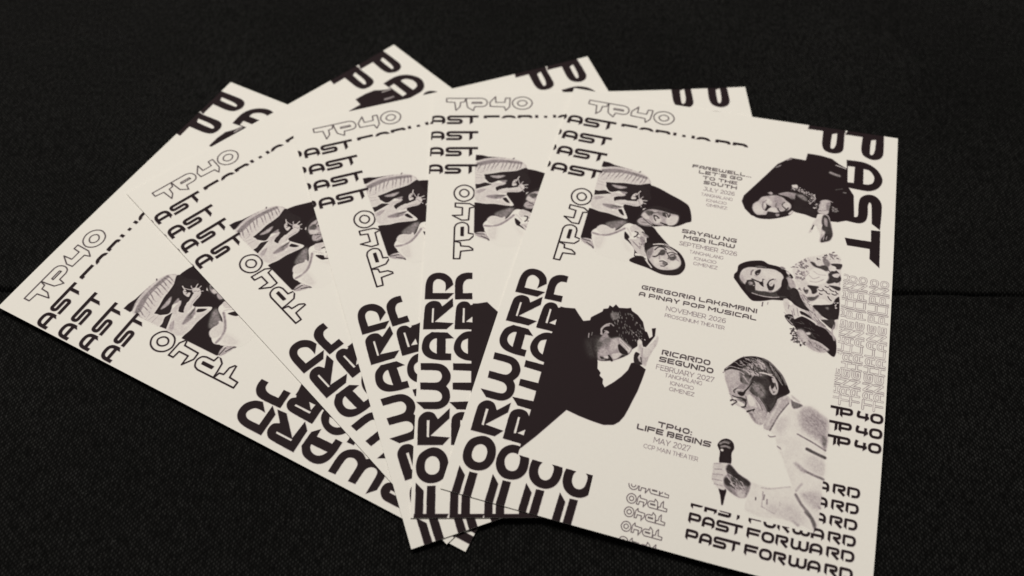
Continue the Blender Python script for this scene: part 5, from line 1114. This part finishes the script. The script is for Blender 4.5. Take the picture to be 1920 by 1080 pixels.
def wide_text(cv, text, org, ang, hs, cap, sw, xs=None, track=.12, tone=1.0, feet=True, outline=0.0):
    x = 0.0
    for i, ch in enumerate(text):
        if ch == ' ': x += .45; continue
        w, strokes, pts = WIDE[ch]
        X0 = xs[i] if xs else x
        T = frame(org, ang, hs, cap)
        ww = sw*cap
        # keep the stroke inside the cap box
        fx = lambda p: T(X0+p[0], p[1])
        if not feet:          # plain feet: stems run down to the base line
            strokes = [([(a, 1.0) if b in (.8, .82, .86) else (a, b) for a, b in st], r) for st, r in strokes]
        for st, r in strokes:
            path = [fx(p) for p in round_path(st, r)]
            if outline: cv.line(path, ww, tone)
            else: cv.line(path, ww, tone, caps=False)
        if feet:
            for (px, side) in pts:
                h = sw/2*cap/hs; a = [(px-h,.76),(px+h,.76),(px+h,1.04 if side == 'r' else .8),(px-h,.8 if side == 'r' else 1.04)]
                cv.fill([[fx(p) for p in a]], tone)
        if outline:
            for st, r in strokes: cv.line([fx(p) for p in round_path(st, r)], ww-2*outline, 0.0)
        x = X0 + w + track
    return x - track

def text_width(text, font, track):
    x = 0
    for ch in text: x += .45 if ch == ' ' else font[ch][0] + track
    return x - track

def sans_text(cv, text, u0, u1, v, cap, sw, tone):
    w = text_width(text, SANS, .2); hs = (u1-u0)/w; x = 0
    for ch in text:
        if ch == ' ': x += .45; continue
        for st in SANS[ch][1]: cv.line([(u0+(x+a)*hs, v+b*cap) for a, b in st], sw, tone)
        x += SANS[ch][0] + .2

def logo(cv, org, ang, hs, cap, lw, tone, slit=False):
    T = frame(org, ang, hs, cap)
    for rings in LOGO:
        rr = [[T(*p) for p in curve(r)] for r in rings]
        for r in rr: cv.line(r + [r[0]], lw, tone)
        if slit and len(rr) == 2 and len(rr[1]) == 4: cv.fill([rr[1]], tone)

# ---- the separate prints -------------------------------------------------
PRINTS = []          # (part name, canvas density array, u0, v0, height above card, also on the flyers underneath)
def add_print(name, cv, lift, lower): PRINTS.append((name, cv.down(), cv.u0, cv.v0, lift, lower))

cv = Canvas(-4, 104, 50, 212)
for rings in HEADLINE:
    outer = curve(rings[0]); cv.fill([outer] + [curve(r) for r in rings[1:]], 1.0)
add_print('headline_lettering', cv, 0.030, True)

cv = Canvas(104, -4, 150, 84)
for rings in SIDE_WORD:
    cv.fill([curve(r) for r in rings], 1.0)
add_print('side_lettering', cv, 0.030, True)

XS = [-1.35, 0, 1.31, 2.6, None, 4.27, 5.68, 7.0, 8.4, 10.16, 11.69, 13.03]
cv = Canvas(-8, 14, 88, 58)
for i, v in enumerate((17.6, 28.0, 38.2, 48.9)):
    wide_text(cv, 'PAST', (1.05, v), 0, 5.8, 5.75, .265, XS)
wide_text(cv, 'PAST FORWARD', (1.05, 17.6), 0, 5.8, 5.75, .265, XS)
cv.clear(24.6, 19.55, 90, 26)
add_print('slogan_lettering', cv, 0.030, True)

cv = Canvas(80, 166, 146, 206)
for i, v in enumerate((169.9, 175.6, 181.25, 186.85, 192.05, 197.85)):
    wide_text(cv, 'PAST FORWARD', (89.95, v), 0, 3.572, 3.72, .265, XS)
cv.clear(80, 166, 128.2, 186.2); cv.clear(80, 184, 127.0, 188.75)
add_print('slogan_lettering', cv, 0.030, False)

cv = Canvas(126, 138, 148, 158)
for v in (140.35, 146.25, 151.9):
    wide_text(cv, 'TP40', (128.2, v), 0, 3.72, 3.9, .28, [0, .92, 2.50, 3.74])
add_print('logo_lettering', cv, 0.030, False)

cv = Canvas(5, 3, 52, 18)
logo(cv, (8.2, 5.9), 0, 8.25, 8.3, .58, 0.95)
add_print('outlined_logo', cv, 0.030, True)
cv = Canvas(10, 58, 24.05, 106)
logo(cv, (14.0, 101.8), 90, 8.25, 8.6, .74, 1.0, True)
cv.clear(22.2, 50, 30, 110)
add_print('outlined_logo', cv, 0.034, True)

for k, (u, v) in enumerate(((77.1, 189.2), (77.35, 194.15), (77.5, 198.95), (77.5, 204.1), (77.6, 209.4))):
    cv = Canvas(60.05, 184.05, 80, 210)
    logo(cv, (u, v), 180, 2.92, 3.35, .36, 0.85)
    if k == 0: cv.clear(60, 184, 80, 187.6)
    add_print('outlined_logo', cv, 0.030, False)

cv = Canvas(124, 76, 149, 142)
for k, (u, v0, v1) in enumerate(((127.7, 138.6, 80.6), (130.75, 139.2, 80.9), (134.55, 139.0, 80.7), (138.9, 139.3, 81.0), (142.75, 139.3, 81.0))):
    tx = 'TANGHALANG PILIPINO'; hs = (v0-v1)/text_width(tx, WIDE, .1)
    wide_text(cv, tx, (u, v0), 90, hs, 3.15, .27, track=.1, tone=.78, feet=False, outline=.18)
    if k == 0: cv.clear(124, 118.5, 131.2, 124.5); cv.clear(124, 70, 128.6, 145)
add_print('outlined_lettering', cv, 0.030, False)

EVENTS = [
 [('FAREWELL...', 61.2, 86.9, 35.25, 2.0), ("LET'S GO", 64.4, 83.3, 38.05, 2.0), ('TO THE', 66.5, 81.5, 41.0, 2.0), ('SOUTH', 67.3, 81.7, 43.75, 2.0),
  ('JULY 2026', 68.0, 81.1, 47.4, 2.0), ('TANGHALANG', 67.3, 80.7, 51.0, 1.5), ('IGNACIO', 70.0, 78.5, 53.9, 1.4), ('GIMENEZ', 70.3, 79.0, 56.5, 1.4)],
 [('SAYAW NG', 62.5, 85.3, 72.75, 2.1), ('MGA ILAW', 63.7, 84.9, 75.85, 2.1), ('SEPTEMBER 2026', 62.6, 86.1, 79.5, 2.0),
  ('TANGHALANG', 67.3, 81.0, 83.1, 1.5), ('IGNACIO', 69.7, 78.6, 86.1, 1.4), ('GIMENEZ', 69.7, 79.4, 88.7, 1.4)],
 [('GREGORIA LAKAMBINI', 51.5, 97.4, 105.2, 2.1), ('A PINAY POP MUSICAL', 51.1, 97.6, 108.6, 2.1), ('NOVEMBER 2026', 62.8, 86.1, 112.7, 2.0),
  ('PROSCENIUM THEATER', 62.9, 86.1, 116.3, 1.5)],
 [('RICARDO', 64.6, 83.2, 132.5, 2.3), ('SEGUNDO', 64.1, 84.8, 135.6, 2.3), ('FEBRUARY 2027', 63.7, 85.5, 139.3, 2.0),
  ('TANGHALANG', 67.5, 81.4, 142.2, 1.5), ('IGNACIO', 70.0, 78.7, 145.0, 1.4), ('GIMENEZ', 70.0, 79.3, 147.5, 1.4)],
 [('TP40:', 68.5, 81.1, 162.1, 2.2), ('LIFE BEGINS', 61.3, 88.4, 164.95, 2.2), ('MAY 2027', 68.3, 81.4, 168.5, 2.0), ('CCP MAIN THEATER', 65.1, 84.7, 171.9, 1.5)],
]
for ev in EVENTS:
    lo, hi = min(l[1] for l in ev)-1, max(l[2] for l in ev)+1
    cv = Canvas(round(lo), round(ev[0][3])-1, round(hi)+1, round(ev[-1][3])+4)
    for (t, u0, u1, v, cap) in ev:
        bold = cap > 2.0 or t in ('FAREWELL...', "LET'S GO", 'TO THE', 'SOUTH')
        if bold:
            hs = (u1-u0)/text_width(t, WIDE, .16)
            wide_text(cv, t, (u0, v), 0, hs, cap, .25, track=.16, tone=.92, feet=False)
        else:
            sans_text(cv, t, u0, u1, v, cap, .27 if cap > 1.8 else .2, .72)
    add_print('event_listing', cv, 0.030, False)

def tone_to_ink(s):
    """perceived darkness of the printed photograph -> amount of ink"""
    lum = ((214*(1-s) + 43*s)/255.0)**2.2
    hi, lo = (214/255.0)**2.2, (43/255.0)**2.2
    return (hi-lum)/(hi-lo)

def pairs(l): return [(l[i], l[i+1]) for i in range(0, len(l), 2)]
def inside(p, poly):
    r = False
    for i in range(len(poly)):
        (xa, ya), (xb, yb) = poly[i-1], poly[i]
        if (ya > p[1]) != (yb > p[1]) and p[0] < xa + (p[1]-ya)*(xb-xa)/(yb-ya): r = not r
    return r
def scatter(poly, n, rnd):
    xs = [p[0] for p in poly]; ys = [p[1] for p in poly]; out = []
    while len(out) < n:
        p = (rnd.uniform(min(xs), max(xs)), rnd.uniform(min(ys), max(ys)))
        if inside(p, poly): out.append(p)
    return out

for pi, (name, ops) in enumerate(PORTRAITS.items()):
    rnd = random.Random(11+pi)
    allp = np.array([p for o in ops for p in pairs(o[-1])])
    a, b = np.floor(allp.min(0)-1.5), np.ceil(allp.max(0)+1.5)
    cv = Canvas(a[0], a[1], b[0], b[1])
    for o in ops:
        P = pairs(o[-1])
        if o[0] in 'pc':
            cv.fill([curve([p+(1,) for p in P]) if o[0] == 'p' else P], o[1], o[2])
        elif o[0] == 'k':
            cv.line(curve([p+(1,) for p in P], False) if len(P) > 2 else P, o[2], o[1], o[3])
        elif o[0] == 'n':
            for p in scatter(P, o[3], rnd):
                r = rnd.uniform(o[4], o[5]); t = rnd.uniform(o[1], o[2]); an = rnd.uniform(0, 6)
                cv.line([p, (p[0]+r*math.cos(an), p[1]+r*math.sin(an))], r*.9, t, .12)
        elif o[0] == 'l':
            for p in scatter(P, o[3], rnd):
                L = o[5]*rnd.uniform(.5, 1.2); an = o[6] + rnd.gauss(0, .25); t = rnd.uniform(o[1], o[2])
                cv.line(curve([(p[0]-L/2*math.cos(an), p[1]-L/2*math.sin(an), 1), (p[0]+rnd.uniform(-.2, .2), p[1]+rnd.uniform(-.2, .2), 1), (p[0]+L/2*math.cos(an), p[1]+L/2*math.sin(an), 1)], False), o[4], t, .15)
    if name == 'dancers': cv.clear(0, 0, 22.2, 210)
    # the printed photograph is a little soft and grainy
    rs = np.random.RandomState(pi)
    soft = cv.blur(cv.a, .17)
    soft = np.clip(soft + .25*(soft - cv.blur(soft, .9)), 0, 1)
    soft = np.where(soft < .06, soft*.75, soft)
    g1 = cv.blur(rs.normal(0, 1, cv.a.shape).astype(np.float32), .35); g2 = cv.blur(rs.normal(0, 1, cv.a.shape).astype(np.float32), 1.3)
    g = .045*g1/g1.std() + .025*g2/g2.std()
    mid = np.clip(4*soft*(1-soft), 0, 1)*(soft > .02)
    cv.a = np.clip(soft + g*mid, 0, 1)
    cv.a = tone_to_ink(cv.a)
    add_print('portrait_print', cv, 0.015, name in ('dancers', 'dancer_woman', 'bowed_man'))

# ------------------------------------------------------------------ the five flyers
LABELS = {
 1: 'lowest flyer of the fan, turned furthest left, long bottom edge on the black cloth',
 2: 'second flyer from the left, its top corner reaching highest in the fan',
 3: 'middle flyer of the fan, tilted slightly left, two flyers visible on either side',
 4: 'almost upright flyer just left of the fully visible one',
 5: 'topmost flyer on the right, its whole printed face with five event listings uncovered',
}
def under_others(k, wx, wy, inset):
    hid = np.zeros(wx.shape, bool)
    for j in range(k+1, 6):
        x, y, th = FLYERS[j-1][:3]
        dx, dy = wx-x, wy-y
        X = dx*math.cos(th) + dy*math.sin(th); Y = -dx*math.sin(th) + dy*math.cos(th)
        hid |= (np.abs(X) < W/2-inset) & (np.abs(Y) < H/2-inset)
    return hid

def card_stock(k, parent, origin):
    nu, nv = 75, 105
    U, V = np.meshgrid(np.linspace(0, W, nu), np.linspace(0, H, nv))
    wx, wy, z = on_flyer(k, U, V)
    top = np.stack([wx, wy, z], -1).reshape(-1, 3); bot = top - np.array([0, 0, .30])
    side = np.concatenate([top, bot])
    v = np.concatenate([top, bot, side])*MM - origin
    i = np.arange((nv-1)*(nu-1)); r = i//(nu-1); c = i % (nu-1); a = r*nu + c
    f = [np.stack([a, a+nu, a+nu+1, a+1], -1)]; n = nu*nv
    f.append(np.stack([a, a+1, a+nu+1, a+nu], -1) + n)
    ring = np.concatenate([np.arange(nu), np.arange(1, nv)*nu + nu-1, (nv-1)*nu + np.arange(nu-2, -1, -1), np.arange(nv-2, 0, -1)*nu])
    nx = np.roll(ring, -1)
    f.append(np.stack([ring, nx, nx+n, ring+n], -1) + 2*n)
    f = np.concatenate(f); used, inv = np.unique(f, return_inverse=True)
    return mesh_object('card_stock', v[used], inv.reshape(f.shape), PAPER, parent)

def print_part(k, name, dens, u0, v0, lift, parent, origin):
    ny, nx = dens.shape
    ox, oy = FLYERS[k-1][3:5]
    us = u0 + (np.arange(nx)+.5)*RES + ox; vs = v0 + (np.arange(ny)+.5)*RES + oy
    iu = np.nonzero((us > 0) & (us < W))[0]; iv = np.nonzero((vs > 0) & (vs < H))[0]
    if len(iu) < 2 or len(iv) < 2: return
    own = dens[iv[0]:iv[-1]+1, iu[0]:iu[-1]+1]
    d = sheet_window(dens, u0, v0)[iv[0]:iv[-1]+1, iu[0]:iu[-1]+1]; us = us[iu]; vs = vs[iv]
    # snap the outermost samples to the trimmed edge so the print bleeds off the card
    if iu[0] > 0: us[0] = 0
    if iu[-1] < nx-1: us[-1] = W
    if iv[0] > 0: vs[0] = 0
    if iv[-1] < ny-1: vs[-1] = H
    U, V = np.meshgrid(us, vs)
    wx, wy, z = on_flyer(k, U, V)
    mx = np.maximum(np.maximum(own[:-1, :-1], own[1:, :-1]), np.maximum(own[:-1, 1:], own[1:, 1:]))
    keep = mx > .004
    if k < 5: keep &= ~under_others(k, wx, wy, 14.0)[:-1, :-1]
    r, c = np.nonzero(keep)
    if len(r) == 0: return
    n = d.shape[1]; a = r*n + c
    f = np.stack([a, a+n, a+n+1, a+1], -1)
    used, inv = np.unique(f, return_inverse=True)
    v = np.stack([wx, wy, z + lift], -1).reshape(-1, 3)[used]*MM - origin
    return mesh_object(name, v, inv.reshape(f.shape), PAPER, parent, ink=d.reshape(-1)[used])

# where two prints touch, both carry the same ink
SHEET = np.zeros((1500, 1120), np.float32)
def sheet_window(dens, u0, v0):
    i, j = int(round((u0+9)/RES)), int(round((v0+9)/RES))
    return SHEET[j:j+dens.shape[0], i:i+dens.shape[1]]
for p in PRINTS:
    w = sheet_window(*p[1:4]); np.maximum(w, p[1], out=w)

for k in range(1, 6):
    x, y, z = on_flyer(k, np.array(W/2), np.array(H/2))
    origin = np.array([float(x), float(y), float(z)])*MM
    e = bpy.data.objects.new('flyer', None); col.objects.link(e)
    e.empty_display_size = .02
    e.location = origin
    e['label'] = LABELS[k]; e['category'] = 'flyer'; e['group'] = 'flyers fanned out on the black cloth'
    card_stock(k, e, origin)
    for (name, dens, u0, v0, lift, lower) in PRINTS:
        if k == 5 or lower: print_part(k, name, dens, u0, v0, lift, e, origin)

cloth()
